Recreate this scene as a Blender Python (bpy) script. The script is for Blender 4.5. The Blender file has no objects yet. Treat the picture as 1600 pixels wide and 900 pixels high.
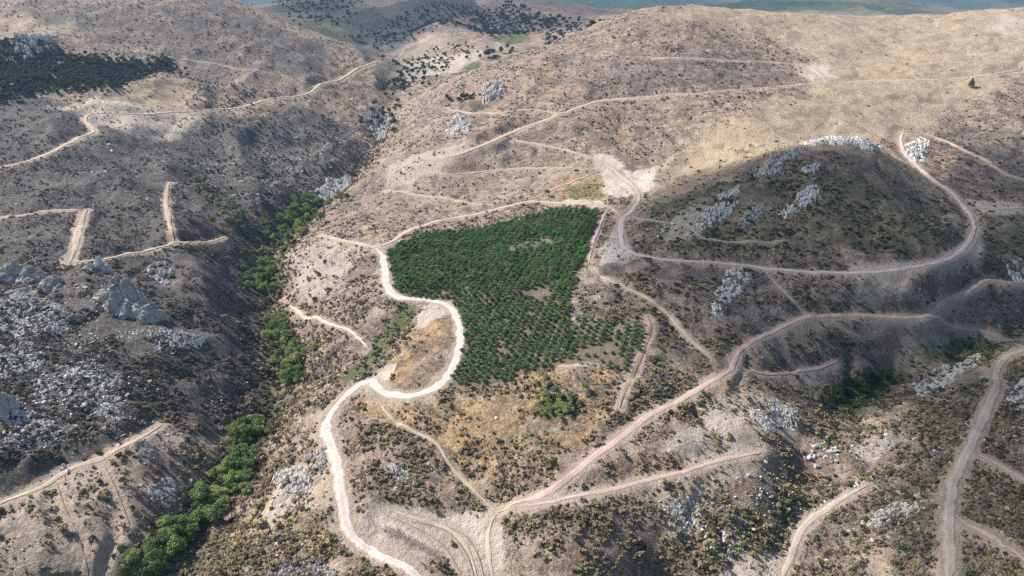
import bpy, bmesh, math, random
import numpy as np
from mathutils import Vector

# ------------------------------------------------------------------ camera, sky, sun, exposure
S = bpy.context.scene
COL = S.collection
CAM_Z = 180.0
PITCH = math.radians(22.5)
cam_data = bpy.data.cameras.new('camera')
cam_data.lens = 24.0
cam_data.sensor_width = 36.0
cam_data.clip_start = 1.0
cam_data.clip_end = 60000.0
cam = bpy.data.objects.new('camera', cam_data)
COL.objects.link(cam)
cam.location = (0, 0, CAM_Z)
cam.rotation_euler = (math.pi / 2 - PITCH, 0, 0)
S.camera = cam

SUN_EL = math.radians(44.0)
SUN_AZ_VEC = Vector((-0.93, 0.36, 0)).normalized()      # horizontal direction towards the sun
world = bpy.data.worlds.new('World')
S.world = world
world.use_nodes = True
wn = world.node_tree
sky = wn.nodes.new('ShaderNodeTexSky')
sky.sky_type = 'NISHITA'
sky.sun_disc = False
sky.sun_elevation = SUN_EL
sky.sun_rotation = math.atan2(SUN_AZ_VEC.x, SUN_AZ_VEC.y)
sky.altitude = 400
sky.air_density = 1.0
sky.dust_density = 1.5
wn.links.new(sky.outputs[0], wn.nodes['Background'].inputs[0])
wn.nodes['Background'].inputs[1].default_value = 0.085

sun_l = bpy.data.lights.new('sun', 'SUN')
sun_l.energy = 5.0
sun_l.angle = math.radians(0.5)
sun_l.color = (1.0, 0.945, 0.885)
sun = bpy.data.objects.new('sun', sun_l)
COL.objects.link(sun)
SUN_DIR = Vector((SUN_AZ_VEC.x * math.cos(SUN_EL), SUN_AZ_VEC.y * math.cos(SUN_EL), math.sin(SUN_EL)))
sun.rotation_euler = SUN_DIR.to_track_quat('Z', 'Y').to_euler()
sun.location = (-500, 300, 600)

S.view_settings.view_transform = 'Standard'
S.view_settings.look = 'None'
S.view_settings.exposure = 0.72
S.view_settings.gamma = 1.0
S.cycles.use_denoising = False
S.cycles.max_bounces = 5
S.cycles.diffuse_bounces = 3
S.cycles.volume_bounces = 0
S.cycles.transparent_max_bounces = 8

# ------------------------------------------------------------------ numeric helpers
F = 24.0 / 36.0 * 1600
CP, SP = math.cos(PITCH), math.sin(PITCH)
rng = np.random.default_rng(7)
random.seed(7)


def ray(px, py):
    a = (np.asarray(px, float) - 800) / F
    b = (450 - np.asarray(py, float)) / F
    return a, CP + b * SP, -SP + b * CP


def cz(px, py, z):                         # where the sight line to a photo point meets height z
    a, b, c = ray(px, py)
    t = (z - CAM_Z) / c
    return (a * t, b * t, z)


def cy(px, py, Y):                         # ... or distance Y
    a, b, c = ray(px, py)
    t = Y / b
    return (a * t, Y, CAM_Z + c * t)


def hash2(ix, iy, seed):
    h = (ix.astype(np.int64) * 374761393 + iy.astype(np.int64) * 668265263 + seed * 1442695041) & 0xFFFFFFFF
    h = ((h ^ (h >> 13)) * 1274126177) & 0xFFFFFFFF
    h = h ^ (h >> 16)
    return (h & 0xFFFFFF) / float(0xFFFFFF)


def vnoise(x, y, seed):
    ix = np.floor(x); iy = np.floor(y)
    fx = x - ix; fy = y - iy
    fx = fx * fx * fx * (fx * (fx * 6 - 15) + 10)
    fy = fy * fy * fy * (fy * (fy * 6 - 15) + 10)
    a = hash2(ix, iy, seed); b = hash2(ix + 1, iy, seed)
    c = hash2(ix, iy + 1, seed); d = hash2(ix + 1, iy + 1, seed)
    return (a + (b - a) * fx) * (1 - fy) + (c + (d - c) * fx) * fy


def fbm(x, y, wave, seed, octs=3, gain=0.5):
    v = 0; amp = 1; tot = 0
    for k in range(octs):
        c, s = math.cos(0.7 * k + seed), math.sin(0.7 * k + seed)
        v = v + amp * (vnoise((c * x - s * y) / wave, (s * x + c * y) / wave, seed * 31 + k) * 2 - 1)
        tot += amp; amp *= gain; wave *= 0.5
    return v / tot


def smooth(a, b, x):
    t = np.clip((x - a) / (b - a), 0, 1)
    return t * t * (3 - 2 * t)


# ------------------------------------------------------------------ the lie of the land
PTS = []
def Z_(lst): PTS.extend(cz(*p) for p in lst)
def Y_(lst): PTS.extend(cy(*p) for p in lst)

# the main gully, from near to far
Z_([(150, 980, -48), (215, 905, -45), (280, 830, -44), (340, 770, -44), (385, 700, -44), (405, 650, -44), (440, 595, -44), (445, 560, -44),
    (428, 500, -43), (415, 440, -41), (425, 390, -38), (465, 335, -33), (500, 315, -31), (540, 285, -26), (575, 240, -13),
    (600, 195, 0), (620, 150, 24), (650, 115, 44)])
# slope between the gully and the white road
Z_([(500, 368, -13), (588, 388, -6), (603, 430, -7), (620, 462, -8), (705, 480, -8), (720, 520, -10), (705, 580, -13), (650, 617, -16),
    (600, 613, -18), (550, 612, -23), (510, 665, -25), (527, 720, -27), (535, 790, -29), (565, 850, -31), (655, 900, -33),
    (455, 480, -33), (480, 600, -36), (430, 720, -37), (400, 830, -39), (330, 890, -42), (520, 440, -20), (530, 540, -24), (470, 800, -37)])
# orchard terrace
Z_([(640, 375, -4), (770, 355, -1), (870, 328, 4), (935, 330, 6), (912, 410, 2), (893, 470, -1), (890, 500, -3), (1003, 507, -1),
    (990, 570, -7), (850, 572, -9), (760, 600, -12), (706, 470, -8), (800, 450, -4)])
# below the orchard
Z_([(915, 610, -10), (860, 635, -14), (780, 640, -17), (700, 660, -20), (640, 700, -24), (700, 740, -28), (775, 800, -33), (760, 850, -37),
    (765, 900, -41), (650, 810, -32), (600, 790, -29), (850, 700, -19), (850, 770, -27), (970, 680, -17), (1060, 625, -13), (1140, 580, -12),
    (900, 850, -33), (1000, 850, -38), (1000, 780, -29), (690, 850, -37)])
# the second gully on the right and its banks
Z_([(1130, 640, -17), (1190, 708, -25), (1100, 725, -25), (1050, 800, -32), (1100, 880, -44), (1190, 810, -40), (1250, 720, -35), (1320, 630, -40),
    (1400, 580, -44), (1500, 540, -41), (1600, 505, -36), (1030, 960, -64), (1230, 540, -22), (1280, 492, -12), (1400, 495, -15),
    (1300, 560, -30), (1460, 478, -12), (1545, 435, -6), (1600, 440, -8), (1160, 545, -9), (1215, 445, 0), (1050, 480, -1), (1080, 540, -7),
    (1350, 757, -42), (1240, 860, -51), (1400, 680, -36), (1540, 600, -24), (1600, 545, -24), (1525, 680, -22), (1482, 800, -24),
    (1482, 900, -28), (1350, 850, -40), (1600, 700, -14), (1600, 800, -10), (1600, 900, -10), (1420, 620, -34)])
# ring road and the dome
Z_([(1000, 295, 12), (972, 345, 8), (985, 395, 7), (1080, 408, 7), (1200, 420, 8), (1350, 422, 9), (1470, 410, 11), (1520, 370, 14),
    (1525, 350, 15), (1490, 300, 20), (1430, 255, 32), (1410, 215, 42)])
Y_([(1310, 216, 640), (1200, 255, 600), (1100, 300, 580), (1370, 235, 625), (1250, 315, 530), (1350, 360, 495), (1130, 370, 500), (1450, 340, 540)])
PTS += [(340, 730, 44), (250, 700, 38)]
# slope behind the junction, the big hill
Z_([(1050, 250, 22), (1270, 190, 55), (1150, 200, 52), (1250, 133, 80), (1000, 155, 70), (1100, 145, 76), (940, 158, 66), (860, 185, 52), (780, 215, 36),
    (700, 245, 22), (640, 247, 14), (615, 258, 9), (880, 262, 16), (760, 268, 8), (650, 305, -6), (960, 265, 16), (985, 290, 12), (580, 300, -13), (555, 345, -14)])
Y_([(840, 150, 950), (765, 140, 1000), (700, 170, 985), (640, 190, 1020), (690, 130, 1150), (1050, 8, 1300), (940, 35, 1300), (860, 70, 1280), (760, 105, 1250),
    (1000, 88, 1080), (1180, 95, 1080), (1290, 120, 1000), (1150, 50, 1200), (1150, 18, 1330), (1250, 40, 1250), (1300, 25, 1500), (1370, 100, 1050),
    (1390, 60, 1200), (1480, 25, 1400), (1600, 12, 1450), (1600, 60, 1150), (1600, 110, 980), (1530, 120, 960), (1500, 180, 850), (1600, 190, 820)])
Z_([(1560, 262, 28), (1600, 325, 16), (1560, 390, 5), (1600, 390, 2)])
PTS += [(100, 1900, 62), (350, 1850, 110), (700, 1950, 110), (1300, 2050, 110), (-60, 1500, 52)]
# left: the far hill, the burnt slopes
Y_([(590, 95, 1400), (560, 75, 1450), (500, 125, 1250), (450, 152, 1120), (400, 162, 1080), (300, 175, 1000), (470, 50, 1450), (330, -6, 1450), (210, -14, 1500), (330, 60, 1300),
    (430, 110, 1220), (250, 110, 1150), (100, 60, 1200), (100, -12, 1500), (0, -6, 1450), (-60, -6, 1450), (0, 120, 1020), (150, 130, 1010), (100, 170, 920), (40, 78, 1080),
    (0, 190, 830), (147, 207, 780), (0, 262, 660), (80, 300, 610), (0, 340, 560), (300, 240, 860), (420, 250, 880), (480, 200, 1040), (380, 300, 740),
    (540, 170, 1150), (350, 200, 970), (200, 230, 790)])
Z_([(130, 328, 15), (110, 412, 3), (270, 378, -4), (350, 369, -15), (265, 285, 5), (190, 430, 0), (20, 410, 8), (300, 450, -14), (370, 520, -32), (250, 520, -14),
    (100, 520, -4), (20, 560, -2), (100, 620, -12), (250, 600, -24), (340, 620, -37), (255, 665, -28), (100, 740, -24), (0, 787, -23), (0, 700, -11),
    (200, 640, -17), (330, 700, -37), (200, 780, -28), (150, 850, -30), (30, 880, -29), (250, 820, -34)])
# outside the frame
PTS += [(-500, 300, 14), (-620, 420, 24), (-900, 620, 62), (-1300, 1000, 140), (520, 250, 10), (640, 420, 4), (900, 620, 34), (1250, 950, 110), (-1800, 1500, 190), (2000, 1500, 190),
        (-250, 90, -56), (-90, 80, -52), (60, 80, -58), (220, 80, -50), (-400, 120, -10), (400, 120, -10), (-140, 140, -48), (60, 130, -46)]
# far beyond
Y_([(640, 100, 1700), (760, 90, 1750), (690, 62, 2000), (690, 30, 2250), (660, 80, 1850), (625, 62, 2300), (745, 58, 2350), (600, 85, 1850), (560, 62, 2150), (580, 35, 2500), (640, -6, 2800), (700, -2, 2900), (760, 8, 2800), (850, 8, 2700), (900, 35, 2300), (780, 35, 2550),
    (800, 62, 2050), (830, 40, 2350), (430, 10, 3000), (520, 40, 2300), (480, 22, 2700), (550, 6, 3500), (900, 3, 9000), (1000, 2, 9500), (1530, 2, 8000), (1330, 5, 11000),
    (1200, 10, 5000), (1380, 9, 4500), (500, 2, 9000), (200, 0, 9000), (700, 2, 9000), (1050, 3, 7000)])
PTS += [(0, 5500, 90), (2500, 4000, 80), (4000, 6500, 80), (-2500, 4500, 90), (-4500, 7000, 120), (600, 3600, 90), (0, 14000, 150), (8000, 14000, 150), (-8000, 14000, 150),
        (-2600, 2600, 190), (3000, 2600, 180), (6000, 9000, 190), (-6500, 9500, 200), (-900, 2200, 110), (-1200, 3200, 140)]
PTS = np.array(PTS, float)

C0 = 120.0
def warp(x, y):
    return x / (y + C0) * 1.3, np.log(y + C0)


def tps_fit(P, lam=2e-3):
    u, v = warp(P[:, 0], P[:, 1])
    r2 = (u[:, None] - u) ** 2 + (v[:, None] - v) ** 2
    K = 0.5 * r2 * np.log(r2 + 1e-12)
    n = len(P)
    A = np.zeros((n + 3, n + 3))
    A[:n, :n] = K + lam * np.eye(n)
    A[:n, n] = 1; A[:n, n + 1] = u; A[:n, n + 2] = v
    A[n:, :n] = A[:n, n:].T
    w = np.linalg.solve(A, np.concatenate([P[:, 2], [0, 0, 0]]))
    return u, v, w


TU, TV, TW = tps_fit(PTS)
def tps_eval(x, y):
    uu, vv = warp(x, y)
    uu = uu.astype(np.float32); vv = vv.astype(np.float32)
    n = len(TU)
    out = (TW[n] + TW[n + 1] * uu + TW[n + 2] * vv).astype(np.float64)
    for i in range(0, n):
        r2 = (uu - np.float32(TU[i])) ** 2 + (vv - np.float32(TV[i])) ** 2
        out += (0.5 * TW[i]) * (r2 * np.log(r2 + np.float32(1e-12)))
    return out


NX, NY = 820, 860
Y0, Y1 = 70.0, 15000.0
T0, T1 = math.log(Y0 + C0), math.log(Y1 + C0)
def halfw(y): return y * 0.85 + 210.0
tv = np.linspace(T0, T1, NY)
gy = np.exp(tv) - C0
gs = np.linspace(-1, 1, NX)
GY = np.repeat(gy[:, None], NX, 1)
GX = gs[None, :] * halfw(GY)

# coarse evaluation of the thin plate, then bilinear up (it is smooth)
def resample(a, ny, nx):
    iy = np.linspace(0, a.shape[0] - 1, ny); ix = np.linspace(0, a.shape[1] - 1, nx)
    y0 = np.minimum(iy.astype(int), a.shape[0] - 2); x0 = np.minimum(ix.astype(int), a.shape[1] - 2)
    fy = (iy - y0)[:, None]; fx = (ix - x0)[None, :]
    return (a[y0][:, x0] * (1 - fx) + a[y0][:, x0 + 1] * fx) * (1 - fy) + (a[y0 + 1][:, x0] * (1 - fx) + a[y0 + 1][:, x0 + 1] * fx) * fy

cyv = np.exp(np.linspace(T0, T1, NY // 2)) - C0
CY_ = np.repeat(cyv[:, None], NX // 2, 1)
CX_ = np.linspace(-1, 1, NX // 2)[None, :] * halfw(CY_)
GZ = resample(tps_eval(CX_, CY_), NY, NX)
far = smooth(900, 3000, GY)
def near_line(P, X, Y):
    d = np.full(X.shape, 1e9)
    for (ax, ay), (bx, by) in zip(P[:-1], P[1:]):
        ex, ey = bx - ax, by - ay
        t = np.clip(((X - ax) * ex + (Y - ay) * ey) / (ex * ex + ey * ey), 0, 1)
        d = np.minimum(d, np.hypot(X - ax - t * ex, Y - ay - t * ey))
    return d
jx = fbm(GX, GY, 50, 35, 2) * 7; jy = fbm(GX, GY, 50, 36, 2) * 7
GD = near_line(np.array([p[:2] for p in PTS[:18]]), GX + jx, GY + jy)
GZ -= 10 * np.clip(1 - GD / 36, 0, 1) ** 1.25 * (1 - smooth(1100, 1500, GY))
left = smooth(20, 70, -GX - np.interp(GY, [200, 400, 560, 800, 1100, 1500], [160, 150, 215, 205, 190, 170])) * smooth(380, 520, GY) * (1 - smooth(1050, 1500, GY))
spur = np.abs(fbm(GX * 0.8 + GY * 0.5 + 25 * fbm(GX, GY, 120, 53, 2), GY * 0.55 - GX * 0.2, 95, 55, 3))
GZ += left * (0.3 - np.minimum(spur, 0.45)) * 26
GZ += (0.72 - np.abs(fbm(GX, GY, 46, 37, 3))) * 8 * smooth(10, 40, GD) * (1 - smooth(60, 130, GD)) * smooth(300, 420, GY) * np.where(GX > np.interp(GY, [200, 400, 560, 800, 1100], [-160, -150, -215, -205, -190]), 0.5, 1.0)
RG = np.array([cz(*p)[:2] for p in [(1030, 960, -64), (1100, 880, -46), (1190, 810, -45), (1250, 720, -41), (1320, 630, -46), (1400, 580, -44), (1500, 540, -41), (1600, 505, -36), (1700, 480, -34)]])
GZ -= 3.5 * np.clip(1 - near_line(RG, GX + jx, GY + jy) / 26, 0, 1) ** 1.2
rid = 1 - np.abs(fbm(GX + 30 * fbm(GX, GY, 160, 6, 2), GY, 110, 5, 3))                                   # spurs and rills running off the slopes
GZ += (rid - 0.8) * (3.0 + 9.0 * smooth(350, 800, GY)) * (1 - 0.3 * far)
GZ += fbm(GX, GY, 60, 11, 2) * 2.0 + fbm(GX, GY, 24, 3, 2) * 1.5 + fbm(GX, GY, 8, 9, 2) * 0.8
rill = np.abs(fbm(GX + 14 * fbm(GX, GY, 70, 31, 2), GY, 38, 33, 2))          # small washes on the open slopes
GZ -= (1 - smooth(0.0, 0.22, rill)) * 2.2 * (1 - 0.45 * smooth(600, 1200, GY))
GZ += far * (fbm(GX, GY, 420, 15, 4) * 18)
GZ += smooth(1800, 2600, GY) * (0.75 - np.abs(fbm(GX, GY, 520, 17, 4))) * (22 + 40 * smooth(3000, 4500, GY))
GZ += smooth(4000, 9000, GY) * (1 - np.abs(fbm(GX, GY, 3800, 21, 4))) * 90 - smooth(4000, 9000, GY) * 60


def Zat(x, y, G=None):
    G = GZ if G is None else G
    x = np.asarray(x, float); y = np.asarray(y, float)
    iy = (np.log(np.clip(y, Y0, Y1 - 1) + C0) - T0) / (T1 - T0) * (NY - 1)
    ix = np.clip((x / halfw(y) + 1) * 0.5 * (NX - 1), 0, NX - 1.001)
    iy = np.clip(iy, 0, NY - 1.001)
    y0 = iy.astype(int); x0 = ix.astype(int)
    fy = iy - y0; fx = ix - x0
    return (G[y0, x0] * (1 - fx) + G[y0, x0 + 1] * fx) * (1 - fy) + (G[y0 + 1, x0] * (1 - fx) + G[y0 + 1, x0 + 1] * fx) * fy


MARCH = np.exp(np.linspace(math.log(80), math.log(14000), 1600))
def cast(pts):
    """photo points -> where those sight lines first meet the land (x, y)"""
    pts = np.asarray(pts, float)
    a, b, c = ray(pts[:, 0], pts[:, 1])
    t = MARCH[None, :] / b[:, None]
    X = a[:, None] * t; Y = np.repeat(MARCH[None, :], len(pts), 0); Zr = CAM_Z + c[:, None] * t
    d = Zr - Zat(X, Y)
    below = d < 0
    k = np.where(below.any(1), below.argmax(1), len(MARCH) - 1)
    k = np.maximum(k, 1)
    i = np.arange(len(pts))
    d0 = d[i, k - 1]; d1 = d[i, k]
    f = np.clip(d0 / (d0 - d1 + 1e-9), 0, 1)
    return np.stack([X[i, k - 1] + (X[i, k] - X[i, k - 1]) * f, Y[i, k - 1] + (Y[i, k] - Y[i, k - 1]) * f], 1)


def catmull(P, step):
    P = np.asarray(P, float)
    Q = np.vstack([2 * P[0] - P[1], P, 2 * P[-1] - P[-2]])
    out = []
    for i in range(1, len(Q) - 2):
        L = np.linalg.norm(Q[i + 1] - Q[i])
        n = max(2, int(L / step))
        t = np.linspace(0, 1, n, endpoint=False)[:, None]
        p0, p1, p2, p3 = Q[i - 1], Q[i], Q[i + 1], Q[i + 2]
        out.append(0.5 * (2 * p1 + (p2 - p0) * t + (2 * p0 - 5 * p1 + 4 * p2 - p3) * t ** 2 + (3 * p1 - p0 - 3 * p2 + p3) * t ** 3))
    out.append(P[-1:])
    return np.vstack(out)


# ------------------------------------------------------------------ roads: (name, colour, width m, cut depth, label, photo points)
ROADS = [
 ('chalk_road', 'chalk', 7.4, 1, 'broad cream chalk road winding up from the bottom edge past the hairpin to the orchard',
  [(690, 925), (655, 900), (630, 880), (600, 868), (565, 850), (543, 825), (536, 790), (530, 755), (527, 720), (515, 690), (509, 662), (522, 638), (548, 613), (572, 594), (584, 589), (588, 602), (602, 613), (640, 618), (680, 605), (704, 580), (717, 545), (720, 512), (707, 484), (690, 472), (660, 467), (622, 462), (606, 445), (603, 420), (599, 400), (588, 388)]),
 ('dirt_road', 'tan', 5.5, 1, 'tan dirt road along the top edge of the orchard', [(500, 368), (530, 373), (570, 381), (588, 384), (612, 376), (640, 360), (690, 345), (740, 335), (790, 322), (830, 314), (880, 317), (930, 319), (952, 319), (966, 330), (971, 342)]),
 ('dirt_road', 'tan', 5.0, 1, 'pale track descending into the bare junction from the hillside', [(800, 218), (840, 227), (890, 236), (930, 246), (955, 262), (972, 278), (992, 290), (999, 300)]),
 ('dirt_road', 'tan', 6.0, 1, 'long pale road climbing across the big hill to the grassy saddle', [(615, 259), (640, 248), (700, 245), (740, 231), (780, 215), (820, 200), (860, 185), (900, 170), (940, 158), (990, 153), (1050, 148), (1100, 145), (1150, 140), (1200, 137), (1250, 133), (1300, 130), (1360, 126), (1420, 125), (1480, 125), (1530, 118), (1600, 109)]),
 ('dirt_road', 'tan', 7.0, 1, 'upper pale road along the big hill below its summit', [(1000, 88), (1060, 90), (1120, 93), (1180, 95), (1240, 99), (1268, 108), (1290, 122)]),
 ('dirt_track', 'tan', 4.0, 1, 'short pale track beneath the grey rock on the hillside', [(697, 169), (735, 178), (780, 176), (820, 171), (850, 171), (878, 180)]),
 ('dirt_track', 'tan', 3.6, 1, 'narrow level track across the scrub slope above the orchard', [(640, 268), (700, 270), (760, 268), (820, 262), (880, 262), (940, 266)]),
 ('dirt_track', 'tan', 3.2, .6, 'faint track on the scrub slope beside the orchard top road', [(600, 300), (650, 305), (700, 309), (770, 318)]),
 ('dirt_track', 'orange', 4.0, .6, 'orange earth track slanting up to the bare junction', [(830, 312), (860, 298), (900, 282), (940, 268)]),
 ('dirt_road', 'tan', 5.5, 1, 'pale road bending along the dark burnt slope at the left edge', [(-30, 268), (0, 262), (40, 250), (80, 240), (105, 225), (125, 214), (146, 208), (141, 196), (134, 186), (142, 178), (200, 178), (300, 176)]),
 ('dirt_road', 'tan', 6.5, 1, 'pale road climbing round the foot of the far brown hill', [(300, 176), (340, 170), (400, 162), (450, 152), (487, 141), (502, 131), (540, 121), (560, 106), (582, 99), (593, 94)]),
 ('dirt_track', 'tan', 3.6, 1, 'pale track entering at the left edge and meeting a wide firebreak', [(-20, 343), (0, 340), (40, 333), (80, 329), (132, 328)]),
 ('firebreak', 'tan', 7.0, .5, 'straight tan firebreak running down the burnt slope to the crag', [(136, 326), (128, 352), (119, 378), (108, 413)]),
 ('dirt_track', 'tan', 4.0, 1, 'tan track running from behind the crag towards the gully', [(104, 413), (150, 402), (200, 395), (250, 385), (300, 376), (352, 369)]),
 ('firebreak', 'tan', 4.0, .5, 'thin tan firebreak dropping to the track near the gully', [(267, 284), (260, 310), (263, 340), (269, 362), (271, 379)]),
 ('terrace_track', 'tan', 4.6, 1.4, 'terrace track cut below a dark bank in the lower left corner', [(-25, 798), (0, 787), (60, 760), (100, 740), (150, 715), (200, 692), (256, 664)]),
 ('dirt_road', 'mauve', 5.0, 1, 'ring road curling round the foot of the rocky dome hill', [(999, 300), (997, 315), (986, 329), (973, 341), (970, 360), (975, 385), (995, 399), (1030, 404), (1080, 408), (1130, 413), (1200, 420), (1280, 424), (1350, 422), (1420, 418), (1468, 410), (1498, 395), (1517, 372), (1523, 350), (1510, 326), (1490, 302), (1460, 280), (1430, 256), (1412, 236), (1408, 217), (1413, 205)]),
 ('dirt_road', 'mauve', 6.0, .7, 'greyish road leaving the ring road towards the right edge', [(1512, 322), (1550, 326), (1600, 326), (1640, 327)]),
 ('dirt_track', 'tan', 4.5, .7, 'pinkish track behind the dome hill descending to the right edge', [(1413, 205), (1440, 206), (1480, 222), (1530, 246), (1560, 262), (1610, 284)]),
 ('red_earth_road', 'red', 4.6, 1, 'reddish earth road climbing diagonally from the erosion fan and across to the right edge', [(775, 802), (800, 790), (850, 768), (890, 741), (930, 711), (970, 681), (1010, 652), (1060, 625), (1100, 602), (1138, 580), (1148, 561), (1160, 546), (1190, 526), (1230, 507), (1270, 493), (1330, 491), (1400, 495), (1440, 495), (1460, 479), (1480, 466), (1520, 450), (1545, 436), (1575, 441), (1610, 441)]),
 ('red_earth_road', 'red', 3.6, 1, 'lower reddish earth road branching towards the pale scree', [(800, 793), (850, 785), (900, 775), (960, 763), (1010, 751), (1060, 740), (1100, 726), (1150, 713), (1192, 707)]),
 ('dirt_track', 'red', 3.2, .6, 'dusty track hooking round the spur above the right gully', [(1150, 572), (1200, 585), (1240, 585), (1280, 576), (1312, 564)]),
 ('dirt_track', 'red', 3.4, .6, 'thin pale track running down to the right gully crossing', [(1440, 497), (1480, 507), (1530, 515), (1585, 531)]),
 ('foot_path', 'red', 2.2, .3, 'faint reddish path linking the ring road to the red earth road', [(1268, 492), (1240, 470), (1215, 445), (1196, 424)]),
 ('foot_path', 'grey', 1.8, .3, 'faint pale path on the scrub spur below the red earth road', [(1283, 497), (1320, 515), (1350, 531)]),
 ('gravel_road', 'grey', 6.0, .8, 'grey gravel road running down the right edge of the view', [(1640, 535), (1600, 546), (1572, 560), (1556, 580), (1558, 605), (1541, 640), (1525, 680), (1505, 720), (1490, 760), (1483, 800), (1485, 850), (1482, 925)]),
 ('dirt_track', 'grey', 2.6, .6, 'narrow track leaving the gravel road by the right edge', [(1530, 706), (1560, 725), (1620, 758)]),
 ('dirt_track', 'tan', 3.6, .6, 'lower track leaving the gravel road towards the bottom right corner', [(1492, 802), (1540, 830), (1570, 855), (1620, 893)]),
 ('gravel_road', 'greytan', 4.2, .8, 'short tan gravel road climbing out of the right gully', [(1358, 756), (1320, 776), (1290, 796), (1262, 815), (1247, 836), (1240, 860), (1230, 880), (1215, 920)]),
 ('vehicle_track', 'tan', 3.4, .3, 'tan vehicle track down the middle of the erosion fan', [(777, 802), (762, 832), (764, 870), (775, 925)]),
 ('vehicle_track', 'tan', 2.6, .3, 'curving vehicle track along the outer side of the erosion fan', [(598, 788), (650, 808), (700, 826), (733, 860), (748, 915)]),
 ('erosion_rill', 'rut', 1.0, .9, 'dark washed rill along the middle of the erosion fan', [(640, 812), (690, 826), (720, 850), (738, 890), (742, 920)]),
 ('erosion_rill', 'rut', 0.8, .9, 'dark washed rill nearest the tan vehicle track on the erosion fan', [(690, 818), (728, 835), (748, 868), (758, 915)]),
 ('erosion_rill', 'rut', 0.9, .9, 'dark washed rill on the outer edge of the erosion fan', [(600, 802), (650, 824), (690, 850), (715, 885), (728, 920)]),
 ('erosion_rill', 'rut', 1.1, .9, 'long washed rill down the bare slope below the terrace track', [(88, 752), (100, 790), (118, 830), (132, 870), (142, 920)]),
 ('erosion_rill', 'rut', 0.9, .9, 'short washed rill on the bare slope nearer the gully trees', [(160, 720), (175, 750), (190, 785), (205, 830)]),
 ('foot_path', 'tan', 2.2, .4, 'faint overgrown path from the hairpin down to the erosion fan', [(592, 622), (610, 650), (640, 670), (680, 690), (700, 720), (722, 748), (760, 786), (775, 800)]),
 ('dirt_track', 'grey', 3.2, .4, 'grey dusty track slanting away from the right corner of the orchard', [(922, 415), (950, 436), (990, 455), (1020, 470), (1042, 490), (1060, 510), (1090, 541), (1116, 566)]),
 ('dirt_track', 'mauve', 3.0, .4, 'mauve track down the right edge of the upper orchard', [(958, 322), (947, 332), (936, 355), (925, 385), (920, 414)]),
 ('foot_path', 'red', 2.6, .4, 'reddish path contouring the front of the dome hill', [(986, 336), (1030, 346), (1075, 350), (1092, 370), (1130, 378), (1180, 377), (1240, 378)]),
 ('foot_path', 'tan', 3.0, .5, 'faint pale track across the far brown hillside', [(100, 70), (160, 78), (230, 83), (300, 95), (370, 107), (432, 121)]),
 ('dirt_track', 'rut', 4.5, .4, 'bare earth strip along the lower right side of the orchard', [(1012, 492), (1016, 515), (1004, 545), (990, 580), (975, 608), (968, 640)]),
 ('foot_path', 'pale', 3.2, .4, 'pale track on the slope between the gully and the chalk road', [(452, 478), (475, 497), (515, 506), (548, 517), (577, 548)]),
]
road_lines = []
for name, colr, wdt, cut, label, pp in ROADS:
    xy = cast(pp)
    step = 1.6 if xy[:, 1].mean() < 450 else 3.0
    line = catmull(xy, step)
    k = np.ones(5) / 5
    pad = np.vstack([np.repeat(line[:1], 2, 0), line, np.repeat(line[-1:], 2, 0)])
    line = np.stack([np.convolve(pad[:, i], k, 'valid') for i in (0, 1)], 1)
    road_lines.append(line)

# cut the roads into the slopes and remember how near each patch of ground is to one
FX, FY, FZ = GX.ravel(), GY.ravel(), GZ.ravel().copy()
DUST = np.zeros(FX.size)
ROADD = np.full(FX.size, 1e9)
for (name, colr, wdt, cut, label, pp), line in zip(ROADS, road_lines):
    zc = Zat(line[:, 0], line[:, 1])
    n = 9
    zc = np.convolve(np.pad(zc, n, mode='edge'), np.ones(2 * n + 1) / (2 * n + 1), 'valid')
    M = 18.0
    lo, hi = line.min(0) - M, line.max(0) + M
    idx = np.where((FX > lo[0]) & (FX < hi[0]) & (FY > lo[1]) & (FY < hi[1]))[0]
    near = np.full(len(idx), 1e9); zn = np.zeros(len(idx))
    for i0 in range(0, len(idx), 20000):
        ii = idx[i0:i0 + 20000]
        d2 = (FX[ii, None] - line[None, :, 0]) ** 2 + (FY[ii, None] - line[None, :, 1]) ** 2
        j = d2.argmin(1)
        near[i0:i0 + 20000] = np.sqrt(d2[np.arange(len(ii)), j]); zn[i0:i0 + 20000] = zc[j]
    h = wdt * 0.5
    coarse = 1 + FY[idx] / 900
    w = (1 - smooth(h + 0.6, h + (4.5 + 3.0 * cut) * coarse, near)) * min(1, cut)
    tgt = zn - 0.35 * cut
    w = np.where(FZ[idx] < tgt, (1 - smooth(h + 0.3, h + 3.0 * coarse, near)) * min(1, cut) * 0.7, w)      # cut on the uphill side, little fill below
    FZ[idx] = FZ[idx] * (1 - w) + tgt * w
    dj = near + fbm(FX[idx], FY[idx], 9, 77, 2) * 2.6
    spill = np.where(GZ.ravel()[idx] < zn - 0.6, 7.0 * cut * np.clip(0.5 + 1.3 * fbm(FX[idx], FY[idx], 34, 78, 2), 0, 1.6), 0)
    DUST[idx] = np.maximum(DUST[idx], (1 - smooth(h * 0.8, h + 3.0 + 1.5 * cut + spill, dj)) * (0.95 if name != 'foot_path' else 0.5))
    ROADD[idx] = np.minimum(ROADD[idx], near - h)
GZ = FZ.reshape(NY, NX)


def poly_mask(pp, feather=8.0, jag=6.0, world=False, expand=0.0):
    P = cast(pp) if not world else np.asarray(pp, float)
    M = feather + jag + 2 + expand
    lo, hi = P.min(0) - M, P.max(0) + M
    out = np.zeros(FX.size)
    idx = np.where((FX > lo[0]) & (FX < hi[0]) & (FY > lo[1]) & (FY < hi[1]))[0]
    out[idx] = poly_val(P, FX[idx], FY[idx], feather, jag, expand)
    return out


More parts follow.
